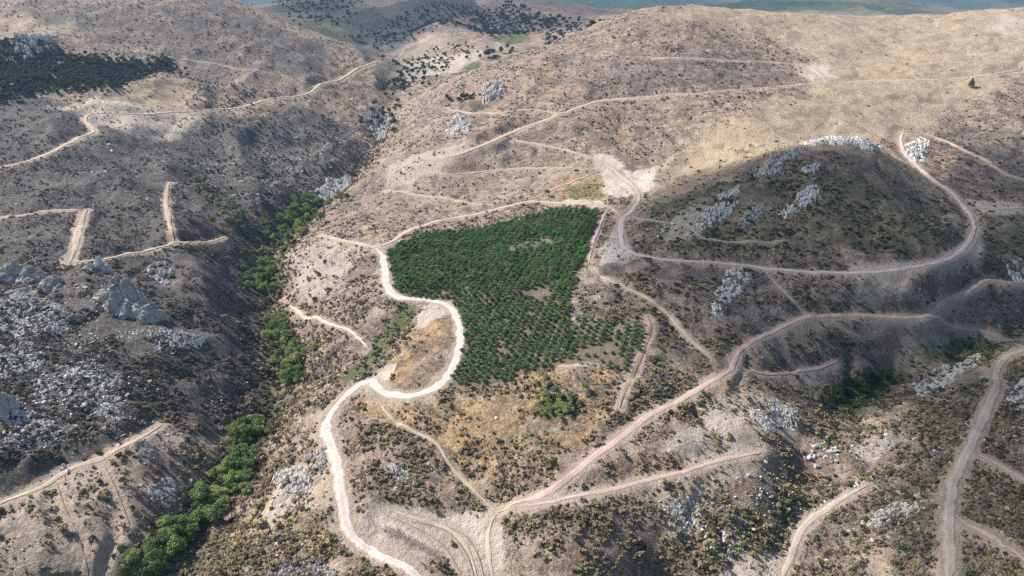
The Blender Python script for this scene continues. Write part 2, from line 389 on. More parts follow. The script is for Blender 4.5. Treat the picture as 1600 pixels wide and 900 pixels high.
def poly_val(P, x, y, feather=8.0, jag=6.0, expand=0.0):
    if jag:
        x = x + fbm(x, y, jag * 3.0, 41, 3) * jag
        y = y + fbm(x, y, jag * 3.0, 43, 3) * jag
    inside = np.zeros(len(x), bool); dist = np.full(len(x), 1e9)
    Q = np.roll(P, -1, 0)
    for (ax, ay), (bx, by) in zip(P, Q):
        c = (ay > y) != (by > y)
        with np.errstate(divide='ignore', invalid='ignore'):
            inside ^= c & (x < (bx - ax) * (y - ay) / (by - ay + 1e-12) + ax)
        ex, ey = bx - ax, by - ay
        t = np.clip(((x - ax) * ex + (y - ay) * ey) / (ex * ex + ey * ey + 1e-9), 0, 1)
        dist = np.minimum(dist, np.hypot(x - ax - t * ex, y - ay - t * ey))
    sd = np.where(inside, dist, -dist) + expand
    return smooth(-feather * 0.5, feather * 0.5, sd)


def union(*ms):
    out = np.zeros(FX.size)
    for m in ms: out = np.maximum(out, m)
    return out

# ------------------------------------------------------------------ what grows and lies where (masks in world space)
BURN_DARK = union(  # burnt slopes and other darkened ground
    poly_mask([(-60, 150), (60, 145), (110, 165), (135, 190), (200, 200), (330, 185), (420, 185), (500, 175), (560, 200), (560, 250), (520, 295), (470, 325), (418, 400), (408, 500), (432, 560), (400, 640), (345, 680), (290, 660), (240, 655), (150, 690), (0, 735), (-80, 760)], 40, 26),
    poly_mask([(-60, 800), (-60, 745), (0, 735), (140, 690), (240, 660), (254, 662), (190, 690), (100, 733), (0, 780)], 3, 2),  # smooth dark strip along the bank above the terrace track
    poly_mask([(540, 20), (620, 0), (740, 0), (760, 30), (690, 30), (640, 60), (600, 85), (560, 90), (520, 60)], 60, 40),
    0.36 * poly_mask([(990, 310), (1060, 280), (1290, 225), (1420, 260), (1600, 240), (1650, 330), (1650, 520), (1500, 540), (1330, 620), (1150, 560), (1010, 490), (960, 420)], 20, 14),  # greyer, darker ground over the dome and round it
    0.42 * poly_mask([(1330, 610), (1500, 560), (1600, 600), (1650, 900), (1180, 900), (1230, 780), (1290, 680)], 16, 12),  # likewise darker ground on the lower right slopes
    0.5 * poly_mask([(1000, 90), (1240, 100), (1260, 130), (960, 150), (900, 160), (880, 130)], 50, 40),
    0.45 * poly_mask([(1480, 240), (1600, 230), (1640, 300), (1560, 300)], 20, 14),
    0.55 * poly_mask([(0, 0), (330, 0), (560, 80), (500, 125), (300, 160), (290, 100), (120, 60), (0, 30)], 50, 50),
    0.5 * poly_mask([(-40, 810), (60, 770), (100, 790), (140, 930), (-40, 930)], 10, 10),
    0.4 * poly_mask([(1020, 470), (1120, 520), (1110, 560), (980, 660), (960, 650), (1010, 560)], 10, 8),
)
GOLD = union(
    poly_mask([(1030, 8), (1300, 20), (1640, 5), (1640, 115), (1500, 190), (1330, 215), (1200, 222), (1020, 285), (1000, 270), (1090, 190), (1240, 140), (1280, 100), (1200, 45), (1040, 25)], 70, 50),
    0.8 * poly_mask([(1015, 290), (1200, 225), (1300, 215), (1420, 250), (1480, 290), (1500, 320), (1390, 270), (1310, 235), (1200, 260), (1080, 300), (1000, 330)], 12, 8),
    0.7 * poly_mask([(-20, 20), (90, 30), (110, 60), (0, 60)], 40, 30),
    0.8 * poly_mask([(150, 150), (290, 120), (310, 150), (200, 165)], 20, 14),
    0.6 * poly_mask([(600, 160), (700, 100), (860, 60), (740, 70), (640, 60), (600, 110)], 60, 50),
    0.45 * poly_mask([(600, 400), (640, 330), (800, 320), (960, 320), (950, 240), (700, 240), (560, 330)], 14, 12),
)
ORANGE = union(
    poly_mask([(590, 600), (640, 520), (700, 482), (718, 510), (712, 560), (690, 600), (620, 612)], 6, 5),
    poly_mask([(800, 600), (860, 575), (940, 573), (968, 582), (965, 620), (920, 645), (880, 610), (790, 612)], 6, 5),
    0.85 * poly_mask([(560, 620), (720, 610), (850, 615), (840, 680), (760, 760), (690, 700), (560, 660)], 14, 10),
    0.75 * poly_mask([(800, 620), (960, 650), (900, 720), (800, 770), (760, 740)], 14, 10),
    0.7 * poly_mask([(300, 900), (400, 780), (480, 680), (515, 690), (525, 800), (560, 860), (640, 900)], 14, 10),
    0.7 * poly_mask([(830, 305), (900, 270), (940, 268), (948, 300), (880, 310)], 8, 5),
    0.6 * poly_mask([(800, 360), (840, 325), (700, 360), (620, 380), (640, 372)], 6, 4),
    0.5 * poly_mask([(790, 110), (930, 90), (900, 160), (800, 170)], 40, 30),
    0.6 * poly_mask([(1210, 345), (1400, 330), (1440, 365), (1300, 385)], 14, 10),
    0.55 * poly_mask([(1160, 450), (1230, 440), (1230, 490), (1170, 520)], 14, 10),
    0.5 * poly_mask([(1010, 440), (1100, 430), (1110, 470), (1040, 470)], 14, 10),
)
PALE = union(
    poly_mask([(930, 230), (962, 250), (988, 268), (1026, 258), (1020, 290), (1000, 304), (955, 310), (938, 290)], 14, 9),
    poly_mask([(570, 595), (598, 572), (622, 567), (614, 584), (592, 600)], 2, 1),
    poly_mask([(640, 516), (662, 478), (695, 464), (716, 482), (692, 494), (668, 508)], 3, 2),
    poly_mask([(580, 778), (650, 792), (720, 804), (775, 800), (790, 900), (790, 940), (725, 940), (700, 880), (660, 852), (620, 828), (575, 808)], 4, 3),
    0.8 * poly_mask([(935, 390), (960, 360), (985, 385), (992, 402), (975, 415), (940, 412)], 5, 4),
    0.8 * poly_mask([(880, 312), (935, 312), (955, 325), (930, 326), (880, 321)], 3, 2),
    0.9 * poly_mask([(1330, 418), (1460, 408), (1520, 370), (1540, 350), (1542, 395), (1500, 432), (1420, 455), (1350, 445)], 10, 8),
    0.55 * poly_mask([(1330, 445), (1450, 450), (1440, 485), (1320, 480)], 12, 12),
    0.5 * poly_mask([(1380, 530), (1480, 515), (1470, 560), (1390, 580)], 12, 12),
    0.55 * poly_mask([(1060, 330), (1110, 315), (1100, 350), (1060, 380), (1030, 380)], 8, 8),
    0.7 * poly_mask([(1510, 310), (1600, 315), (1610, 338), (1530, 335)], 8, 6),
    0.6 * poly_mask([(1190, 580), (1300, 565), (1320, 590), (1220, 610)], 10, 8),
    0.65 * poly_mask([(1080, 640), (1180, 600), (1250, 640), (1270, 690), (1180, 715), (1090, 720), (1040, 700)], 14, 12),
    0.6 * poly_mask([(1020, 770), (1180, 712), (1200, 725), (1100, 830), (1040, 840)], 12, 10),
    0.75 * poly_mask([(1140, 890), (1190, 862), (1235, 868), (1215, 910), (1130, 915)], 5, 4),
    0.62 * poly_mask([(80, 165), (300, 172), (300, 190), (250, 215), (180, 205), (120, 190)], 40, 24),
    0.42 * poly_mask([(-20, 800), (100, 748), (256, 668), (330, 690), (320, 720), (230, 730), (230, 900), (100, 930), (-40, 930)], 8, 6),
    0.6 * poly_mask([(1240, 95), (1290, 100), (1310, 128), (1270, 132), (1240, 112)], 14, 8),
    0.55 * poly_mask([(540, 800), (590, 790), (620, 830), (700, 880), (640, 880), (560, 840)], 6, 5),
    0.5 * poly_mask([(480, 700), (515, 680), (520, 800), (480, 790), (430, 750)], 8, 6),
    0.6 * poly_mask([(400, 810), (440, 740), (480, 700), (500, 720), (470, 790), (420, 850)], 10, 8),
    0.5 * poly_mask([(440, 400), (500, 375), (560, 385), (540, 430), (470, 490)], 12, 10),
    0.5 * poly_mask([(1560, 20), (1600, 25), (1600, 55), (1530, 50)], 30, 20),
    0.5 * poly_mask([(590, 300), (620, 250), (760, 222), (780, 240), (700, 260), (640, 290)], 18, 14),
    0.6 * poly_mask([(640, 95), (760, 80), (720, 110), (640, 130), (600, 120)], 40, 30),
    0.35 * poly_mask([(690, 30), (720, 70), (640, 75)], 60, 30),
    0.6 * poly_mask([(850, 565), (960, 540), (965, 575), (880, 575)], 4, 3),
    0.9 * poly_mask([(822, 455), (838, 448), (858, 452), (856, 462), (838, 468)], 2, 1.5),
)
MAUVE = union(
    0.9 * poly_mask([(888, 460), (905, 435), (980, 465), (1010, 490), (1005, 505), (890, 503)], 5, 4),
    0.7 * poly_mask([(1000, 60), (1150, 60), (1260, 90), (1230, 130), (900, 160), (860, 130), (900, 90)], 60, 50),
    0.7 * poly_mask([(960, 560), (1000, 510), (1020, 510), (1000, 600), (960, 650)], 5, 4),
    0.6 * poly_mask([(980, 400), (1450, 425), (1440, 490), (1280, 490), (1150, 540), (1000, 440)], 14, 12),
    0.6 * poly_mask([(1440, 500), (1480, 470), (1550, 440), (1600, 470), (1600, 520), (1500, 520)], 14, 12),
    0.6 * poly_mask([(1160, 380), (1190, 345), (1290, 345), (1320, 375), (1230, 385)], 10, 8),
    0.6 * poly_mask([(1400, 220), (1600, 170), (1600, 290), (1520, 250)], 20, 16),
    0.45 * poly_mask([(450, 450), (520, 380), (600, 400), (600, 470), (470, 540)], 14, 12),
    0.5 * poly_mask([(0, 0), (330, 0), (560, 80), (500, 130), (300, 110), (120, 60)], 60, 50),
    0.5 * poly_mask([(800, 780), (960, 765), (1040, 760), (1020, 900), (820, 900)], 16, 12),
)
GREEN = union(
    0.9 * poly_mask([(520, 590), (570, 560), (600, 520), (625, 475), (655, 475), (640, 500), (610, 545), (580, 575), (540, 600)], 5, 4),
    0.7 * poly_mask([(820, 640), (860, 615), (905, 625), (912, 655), (850, 660)], 4, 3),
    0.9 * poly_mask([(1290, 620), (1330, 590), (1420, 560), (1500, 535), (1580, 525), (1560, 550), (1460, 570), (1390, 610), (1320, 655)], 10, 8),
    0.6 * poly_mask([(1150, 820), (1210, 770), (1270, 740), (1240, 800), (1180, 850), (1090, 900)], 8, 6),
    0.55 * poly_mask([(200, 900), (300, 790), (380, 670), (430, 560), (410, 420), (480, 310), (530, 290), (440, 420), (450, 540), (480, 580), (420, 680), (340, 800), (260, 900)], 8, 6),
    0.6 * poly_mask([(880, 290), (940, 288), (945, 308), (890, 310)], 5, 4),
    0.5 * poly_mask([(910, 590), (955, 600), (960, 640), (920, 640)], 5, 4),
    0.4 * poly_mask([(-30, 70), (60, 62), (110, 85), (180, 95), (270, 100), (265, 118), (150, 140), (-30, 150)], 12, 10),
    poly_mask([(685, 114), (750, 97), (752, 104), (710, 118)], 10, 3),
    0.8 * poly_mask([(760, 62), (800, 52), (830, 58), (800, 70)], 30, 10),
    0.8 * poly_mask([(600, 100), (640, 88), (655, 95), (620, 112)], 30, 10),
    0.45 * poly_mask([(1520, 330), (1600, 340), (1600, 430), (1540, 425), (1500, 410)], 12, 10),
    0.45 * poly_mask([(1000, 330), (1100, 290), (1300, 260), (1480, 330), (1500, 380), (1400, 410), (1100, 400), (990, 385)], 14, 12),
    smooth(2600, 4200, FY) * 0.42,
    0.6 * poly_mask([(380, 0), (560, 0), (560, 60), (470, 45)], 150, 60) * smooth(1600, 2000, FY),
)
BARE = union(
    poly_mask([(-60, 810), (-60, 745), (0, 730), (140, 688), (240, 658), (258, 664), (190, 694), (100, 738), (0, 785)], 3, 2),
    0.62 * poly_mask([(-60, 820), (100, 748), (200, 700), (300, 680), (310, 700), (235, 735), (225, 800), (200, 930), (-60, 930)], 6, 6),
    0.6 * poly_mask([(520, 590), (570, 560), (600, 520), (625, 475), (655, 475), (640, 500), (610, 545), (580, 575), (540, 600)], 5, 4),
    0.85 * poly_mask([(590, 600), (640, 520), (700, 482), (718, 510), (712, 560), (690, 600), (620, 612)], 6, 5),
)
ORCH_PX = [(608, 394), (650, 371), (700, 363), (770, 356), (830, 337), (870, 329), (938, 332), (928, 355), (918, 385), (911, 410), (900, 432), (892, 470), (889, 501), (940, 503), (1005, 508), (1002, 540), (980, 580), (960, 579), (925, 566), (890, 570), (850, 575), (800, 594), (760, 602), (706, 606), (709, 585), (722, 550), (726, 515), (716, 488), (706, 471), (660, 466), (634, 463), (618, 452), (612, 430)]
ORCH = cast(ORCH_PX)
DUST = np.maximum(DUST, 0.0)
inorch = poly_mask(ORCH, 3, 0, world=True)

WOOD = np.maximum(smooth(2700, 4300, FY) * np.clip(0.85 + 0.5 * fbm(FX, FY, 1500, 47, 4), 0.45, 1),
                  0.7 * poly_mask([(380, 2), (560, 2), (560, 30), (520, 55), (470, 40)], 200, 120) * np.clip(0.6 + 1.2 * fbm(FX, FY, 240, 49, 3), 0, 1.3))
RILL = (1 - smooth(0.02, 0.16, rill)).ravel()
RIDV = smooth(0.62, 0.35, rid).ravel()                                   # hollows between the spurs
BURN_DARK = np.maximum(BURN_DARK, (0.5 * RILL + 0.42 * RIDV) * np.clip(1 - 0.45 * GOLD, 0, 1) * (FY > 350) * (FY < 2500) * np.clip(1.15 - ORANGE - PALE, 0, 1))  # darkens the rills and the hollows as well
BURN_DARK *= np.clip(1.15 - DUST, 0, 1)

# ------------------------------------------------------------------ materials
def new_mat(name):
    m = bpy.data.materials.new(name); m.use_nodes = True
    nt = m.node_tree
    b = nt.nodes['Principled BSDF']
    b.inputs['Roughness'].default_value = 0.9
    b.inputs['Specular IOR Level'].default_value = 0.15
    return m, nt, b


def N(nt, t, **kw):
    n = nt.nodes.new(t)
    for k, v in kw.items(): setattr(n, k, v)
    return n


def noise(nt, scale, detail=4, rough=0.6, vec=None):
    n = N(nt, 'ShaderNodeTexNoise')
    n.inputs['Scale'].default_value = scale; n.inputs['Detail'].default_value = detail; n.inputs['Roughness'].default_value = rough
    if vec is not None: nt.links.new(vec, n.inputs['Vector'])
    return n.outputs['Fac']


def mapr(nt, v, a, b, c=0.0, d=1.0):
    n = N(nt, 'ShaderNodeMapRange'); n.clamp = True
    n.inputs[1].default_value = a; n.inputs[2].default_value = b; n.inputs[3].default_value = c; n.inputs[4].default_value = d
    nt.links.new(v, n.inputs[0]); return n.outputs[0]


def math_(nt, op, a, b=0.0):
    n = N(nt, 'ShaderNodeMath', operation=op)
    for i, v in enumerate((a, b)):
        if isinstance(v, (int, float)): n.inputs[i].default_value = v
        else: nt.links.new(v, n.inputs[i])
    return n.outputs[0]


def mix(nt, f, a, b, blend='MIX'):
    n = N(nt, 'ShaderNodeMix', data_type='RGBA', blend_type=blend)
    for i, v in ((0, f), (6, a), (7, b)):
        if isinstance(v, (int, float)): n.inputs[i].default_value = v
        elif isinstance(v, tuple): n.inputs[i].default_value = (*v, 1)
        else: nt.links.new(v, n.inputs[i])
    return n.outputs[2]


def coord(nt):
    return N(nt, 'ShaderNodeTexCoord').outputs['Object']


def bump(nt, b, h, strength, dist):
    n = N(nt, 'ShaderNodeBump'); n.inputs['Strength'].default_value = strength; n.inputs['Distance'].default_value = dist
    nt.links.new(h, n.inputs['Height']); nt.links.new(n.outputs[0], b.inputs['Normal'])


def terrain_material():
    m, nt, b = new_mat('hillside')
    co = N(nt, 'ShaderNodeNewGeometry').outputs['Position']
    A = N(nt, 'ShaderNodeAttribute', attribute_name='cover_a'); B = N(nt, 'ShaderNodeAttribute', attribute_name='cover_b')
    sa = N(nt, 'ShaderNodeSeparateColor'); sb = N(nt, 'ShaderNodeSeparateColor')
    nt.links.new(A.outputs['Color'], sa.inputs[0]); nt.links.new(B.outputs['Color'], sb.inputs[0])
    burn_dark, gold, pale, orange = sa.outputs[0], sa.outputs[1], sa.outputs[2], A.outputs['Alpha']
    mauve, green, dust, soil = sb.outputs[0], sb.outputs[1], sb.outputs[2], B.outputs['Alpha']
    n1 = noise(nt, 0.012, 5, 0.6, co); n2 = noise(nt, 0.06, 5, 0.65, co); n3 = noise(nt, 0.3, 5, 0.7, co); n4 = noise(nt, 1.4, 3, 0.7, co)
    n5 = noise(nt, 0.13, 6, 0.75, co); n6 = noise(nt, 0.035, 6, 0.72, co)
    def edge(mask, nz, k=0.9):            # ragged border for a cover mask
        s = math_(nt, 'ADD', mask, math_(nt, 'MULTIPLY', math_(nt, 'SUBTRACT', nz, 0.5), k))
        return mapr(nt, s, 0.25, 0.75)
    n7 = noise(nt, 0.55, 4, 0.75, co)
    c = mix(nt, mapr(nt, n2, 0.35, 0.65), (0.30, 0.22, 0.145), (0.47, 0.36, 0.255))
    c = mix(nt, mapr(nt, n1, 0.40, 0.60, 0, 0.75), c, mix(nt, n3, (0.25, 0.165, 0.125), (0.38, 0.27, 0.205)))
    c = mix(nt, math_(nt, 'MULTIPLY', edge(gold, n6, 1.5), 0.85), c, mix(nt, n5, (0.34, 0.25, 0.15), (0.58, 0.46, 0.30)))
    c = mix(nt, math_(nt, 'MULTIPLY', edge(orange, n5, 1.1), 0.92), c, mix(nt, n3, (0.35, 0.195, 0.08), (0.52, 0.36, 0.18)))
    c = mix(nt, math_(nt, 'MULTIPLY', edge(mauve, n6, 1.2), 0.88), c, mix(nt, n3, (0.19, 0.145, 0.138), (0.36, 0.285, 0.268)))
    # charred and bare patches everywhere, thicker where burnt
    quiet = mapr(nt, math_(nt, 'MAXIMUM', pale, math_(nt, 'MULTIPLY', gold, 0.8)), 0.2, 1.0, 1.0, 0.25)
    c = mix(nt, math_(nt, 'MULTIPLY', mapr(nt, n6, 0.49, 0.56, 0, 0.66), quiet), c, (0.165, 0.125, 0.105))
    c = mix(nt, math_(nt, 'MULTIPLY', mapr(nt, n5, 0.51, 0.57, 0, 0.68), quiet), c, (0.12, 0.095, 0.078))
    c = mix(nt, mapr(nt, n5, 0.47, 0.40, 0, 0.35), c, (0.54, 0.45, 0.36))
    c = mix(nt, mapr(nt, n7, 0.54, 0.64, 0, 0.55), c, (0.50, 0.43, 0.36))
    c = mix(nt, math_(nt, 'MULTIPLY', mapr(nt, n7, 0.46, 0.36, 0, 0.6), quiet), c, (0.11, 0.088, 0.07))
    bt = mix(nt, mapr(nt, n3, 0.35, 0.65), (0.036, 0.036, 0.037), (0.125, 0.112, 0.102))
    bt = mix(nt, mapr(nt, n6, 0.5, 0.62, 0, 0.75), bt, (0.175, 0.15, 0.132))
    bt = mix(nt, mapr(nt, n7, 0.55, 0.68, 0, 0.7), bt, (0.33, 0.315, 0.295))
    c = mix(nt, math_(nt, 'MULTIPLY', edge(burn_dark, n6, 1.5), 0.93), c, bt)
    c = mix(nt, math_(nt, 'MULTIPLY', edge(green, n3, 1.2), 0.9), c, mix(nt, n3, (0.045, 0.062, 0.02), (0.15, 0.175, 0.06)))
    c = mix(nt, math_(nt, 'MULTIPLY', edge(pale, n3, 0.9), 0.95), c, mix(nt, n3, (0.42, 0.35, 0.28), (0.67, 0.59, 0.50)))
    c = mix(nt, math_(nt, 'MULTIPLY', edge(dust, n3, 0.8), 0.8), c, mix(nt, n3, (0.37, 0.285, 0.215), (0.50, 0.41, 0.32)))
    c = mix(nt, edge(soil, n3, 0.4), c, mix(nt, n3, (0.13, 0.11, 0.07), (0.24, 0.19, 0.13)))
    C = N(nt, 'ShaderNodeAttribute', attribute_name='woodland')
    wood_c = mix(nt, n6, (0.018, 0.034, 0.02), (0.05, 0.078, 0.038))
    # ash-white and dark specks: stones, stumps and dry tufts too small to build
    c = mix(nt, mapr(nt, n4, 0.58, 0.68, 0, 0.6), c, (0.42, 0.385, 0.34))
    c = mix(nt, math_(nt, 'MULTIPLY', mapr(nt, n4, 0.45, 0.34, 0, 0.65), mapr(nt, math_(nt, 'MAXIMUM', dust, pale), 0.3, 0.9, 1, 0.15)), c, (0.06, 0.052, 0.042))
    c = mix(nt, C.outputs['Fac'], c, wood_c)
    nt.links.new(c, b.inputs['Base Color'])
    h = math_(nt, 'ADD', math_(nt, 'MULTIPLY', n3, 1.0), math_(nt, 'MULTIPLY', n4, 0.35))
    bump(nt, b, h, 1.0, 2.4)
    return m


def road_material(name, c1, c2):
    m, nt, b = new_mat(name)
    co = N(nt, 'ShaderNodeNewGeometry').outputs['Position']
    A = N(nt, 'ShaderNodeAttribute', attribute_name='across').outputs['Fac']           # -1 .. 1 over the width
    n1 = noise(nt, 0.12, 5, 0.65, co); n2 = noise(nt, 1.6, 4, 0.7, co); n3 = noise(nt, 0.5, 4, 0.7, co)
    au = math_(nt, 'ABSOLUTE', A)
    c = mix(nt, mapr(nt, n1, 0.35, 0.65), c1, c2)
    rut = mapr(nt, math_(nt, 'ABSOLUTE', math_(nt, 'SUBTRACT', math_(nt, 'ADD', au, math_(nt, 'MULTIPLY', math_(nt, 'SUBTRACT', n3, 0.5), 0.3)), 0.42)), 0.06, 0.2, 1.0, 0.0)
    c = mix(nt, math_(nt, 'MULTIPLY', rut, 0.35), c, tuple(min(0.75, x * 1.25) for x in c2))
    c = mix(nt, mapr(nt, n2, 0.55, 0.70, 0, 0.5), c, tuple(x * 0.62 for x in c1))
    worn = mapr(nt, math_(nt, 'ADD', au, math_(nt, 'MULTIPLY', math_(nt, 'SUBTRACT', n3, 0.5), 1.7)), 0.48, 0.95)
    c = mix(nt, math_(nt, 'MULTIPLY', worn, 0.85), c, mix(nt, n2, (0.22, 0.165, 0.115), (0.42, 0.335, 0.25)))
    nt.links.new(c, b.inputs['Base Color'])
    bump(nt, b, math_(nt, 'ADD', n2, n3), 0.7, 0.5)
    return m


MAT_ROAD = {
    'chalk': road_material('chalk_gravel', (0.45, 0.405, 0.345), (0.60, 0.55, 0.48)),
    'tan': road_material('tan_earth', (0.36, 0.285, 0.21), (0.50, 0.41, 0.315)),
    'orange': road_material('orange_earth', (0.36, 0.24, 0.13), (0.45, 0.32, 0.19)),
    'red': road_material('red_earth', (0.35, 0.255, 0.22), (0.49, 0.375, 0.325)),
    'mauve': road_material('mauve_earth', (0.40, 0.31, 0.295), (0.57, 0.46, 0.44)),
    'grey': road_material('grey_gravel', (0.32, 0.28, 0.23), (0.44, 0.39, 0.33)),
    'greytan': road_material('buff_gravel', (0.36, 0.30, 0.235), (0.47, 0.40, 0.32)),
    'rut': road_material('washed_rut', (0.20, 0.145, 0.105), (0.30, 0.225, 0.165)),
    'pale': road_material('pale_earth', (0.44, 0.35, 0.25), (0.56, 0.47, 0.36)),
}


def rock_material(name, c1, c2, c3):
    m, nt, b = new_mat(name)
    co = coord(nt); po = N(nt, 'ShaderNodeNewGeometry').outputs['Position']
    mp = N(nt, 'ShaderNodeMapping'); mp.inputs['Scale'].default_value = (1, 1, 0.22); nt.links.new(po, mp.inputs[0])
    n1 = noise(nt, 0.45, 5, 0.75, mp.outputs[0]); n2 = noise(nt, 2.5, 4, 0.7, po); n0 = noise(nt, 0.16, 4, 0.7, po)
    c = mix(nt, mapr(nt, n1, 0.38, 0.62), c1, c2)
    c = mix(nt, mapr(nt, n2, 0.5, 0.68, 0, 0.8), c, c3)
    r = N(nt, 'ShaderNodeObjectInfo').outputs['Random']
    sx = N(nt, 'ShaderNodeSeparateXYZ'); nt.links.new(N(nt, 'ShaderNodeNewGeometry').outputs['True Normal'], sx.inputs[0])
    flat = mapr(nt, math_(nt, 'ADD', sx.outputs[2], math_(nt, 'MULTIPLY', math_(nt, 'SUBTRACT', n0, 0.5), 1.2)), 0.86, 1.02)
    c = mix(nt, math_(nt, 'MULTIPLY', flat, 0.75), c, mix(nt, n2, (0.10, 0.085, 0.06), (0.28, 0.225, 0.165)))
    c = mix(nt, mapr(nt, r, 0, 1, 0, 0.25), c, c3)
    nt.links.new(c, b.inputs['Base Color'])
    bump(nt, b, math_(nt, 'ADD', n1, n2), 0.9, 0.5)
    return m


MAT_ROCK = rock_material('grey_limestone', (0.34, 0.335, 0.32), (0.56, 0.545, 0.515), (0.16, 0.155, 0.15))
MAT_WHITE = rock_material('white_limestone', (0.52, 0.515, 0.49), (0.72, 0.70, 0.66), (0.30, 0.29, 0.27))


def leaf_material(name, c1, c2, c3):
    m, nt, b = new_mat(name)
    r = N(nt, 'ShaderNodeObjectInfo').outputs['Random']
    co = coord(nt)
    n1 = noise(nt, 1.1, 3, 0.6, co)
    c = mix(nt, mapr(nt, n1, 0.3, 0.7), c1, c2)
    c = mix(nt, mapr(nt, r, 0.45, 1.0, 0, 0.8), c, c3)
    c = mix(nt, mapr(nt, r, 0.4, 0.1, 0, 0.6), c, tuple(x * 0.7 for x in c1))
    po = N(nt, 'ShaderNodeNewGeometry').outputs['Position']
    c = mix(nt, mapr(nt, noise(nt, 0.05, 3, 0.6, po), 0.42, 0.62, 0, 0.5), c, tuple(x * 0.8 for x in c1))
    nt.links.new(c, b.inputs['Base Color'])
    b.inputs['Roughness'].default_value = 0.75
    b.inputs['Specular IOR Level'].default_value = 0.2
    tr = N(nt, 'ShaderNodeBsdfTranslucent'); nt.links.new(c, tr.inputs[0])
    ms = N(nt, 'ShaderNodeMixShader'); ms.inputs[0].default_value = 0.22
    nt.links.new(b.outputs[0], ms.inputs[1]); nt.links.new(tr.outputs[0], ms.inputs[2])
    nt.links.new(ms.outputs[0], nt.nodes['Material Output'].inputs['Surface'])
    return m


MAT_TREE = leaf_material('gully_leaf', (0.15, 0.235, 0.07), (0.29, 0.39, 0.12), (0.42, 0.43, 0.15))
MAT_ORCH = leaf_material('orchard_leaf', (0.06, 0.145, 0.042), (0.14, 0.25, 0.07), (0.20, 0.28, 0.09))
MAT_DARKLEAF = leaf_material('dark_leaf', (0.045, 0.078, 0.033), (0.095, 0.14, 0.052), (0.12, 0.155, 0.06))
MAT_DRY = leaf_material('dry_scrub', (0.27, 0.22, 0.125), (0.50, 0.41, 0.24), (0.29, 0.27, 0.12))
MAT_BURNT = leaf_material('charred_scrub', (0.09, 0.078, 0.07), (0.21, 0.175, 0.15), (0.32, 0.27, 0.225))
MAT_GREENSCRUB = leaf_material('green_scrub', (0.075, 0.10, 0.035), (0.14, 0.165, 0.06), (0.18, 0.19, 0.08))
m_bark, nt_, b_ = new_mat('bark')
nt_.links.new(mix(nt_, noise(nt_, 3, 4, 0.6, coord(nt_)), (0.07, 0.05, 0.035), (0.16, 0.125, 0.095)), b_.inputs['Base Color'])
MAT_BARK = m_bark

# ------------------------------------------------------------------ object helpers
def mesh_obj(name, verts, faces, mat, parent=None, smooth_=False):
    me = bpy.data.meshes.new(name)
    me.from_pydata([tuple(v) for v in verts], [], [tuple(f) for f in faces])
    me.materials.append(mat)
    if smooth_: me.shade_smooth()
    o = bpy.data.objects.new(name, me)
    COL.objects.link(o)
    if parent is not None: o.parent = parent
    return o


def tag(o, label=None, cat=None, group=None, kind=None):
    if label: o['label'] = label
    if cat: o['category'] = cat
    if group: o['group'] = group
    if kind: o['kind'] = kind
    return o


# ------------------------------------------------------------------ the land as one sheet
def grid_mesh(name, X, Y, Z, mat):
    ny, nx = X.shape
    me = bpy.data.meshes.new(name)
    nv = ny * nx
    me.vertices.add(nv)
    me.vertices.foreach_set('co', np.stack([X, Y, Z], -1).astype(np.float32).ravel())
    i = np.arange(nv).reshape(ny, nx)
    q = np.stack([i[:-1, :-1], i[:-1, 1:], i[1:, 1:], i[1:, :-1]], -1).reshape(-1, 4)
    me.loops.add(q.size); me.polygons.add(len(q))
    me.loops.foreach_set('vertex_index', q.ravel().astype(np.int32))
    me.polygons.foreach_set('loop_start', (np.arange(len(q)) * 4).astype(np.int32))
    me.polygons.foreach_set('use_smooth', np.ones(len(q), bool))
    me.update(); me.validate()
    me.materials.append(mat)
    o = bpy.data.objects.new(name, me); COL.objects.link(o)
    return o


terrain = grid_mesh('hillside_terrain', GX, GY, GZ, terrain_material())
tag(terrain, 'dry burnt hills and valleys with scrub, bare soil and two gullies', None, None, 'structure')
for nm, chans in (('cover_a', (BURN_DARK, GOLD, PALE, ORANGE)), ('cover_b', (MAUVE, GREEN, DUST, inorch))):
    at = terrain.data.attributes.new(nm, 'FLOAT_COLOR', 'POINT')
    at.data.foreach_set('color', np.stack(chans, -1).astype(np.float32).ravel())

at = terrain.data.attributes.new('woodland', 'FLOAT', 'POINT')
at.data.foreach_set('value', np.clip(WOOD, 0, 1).astype(np.float32))

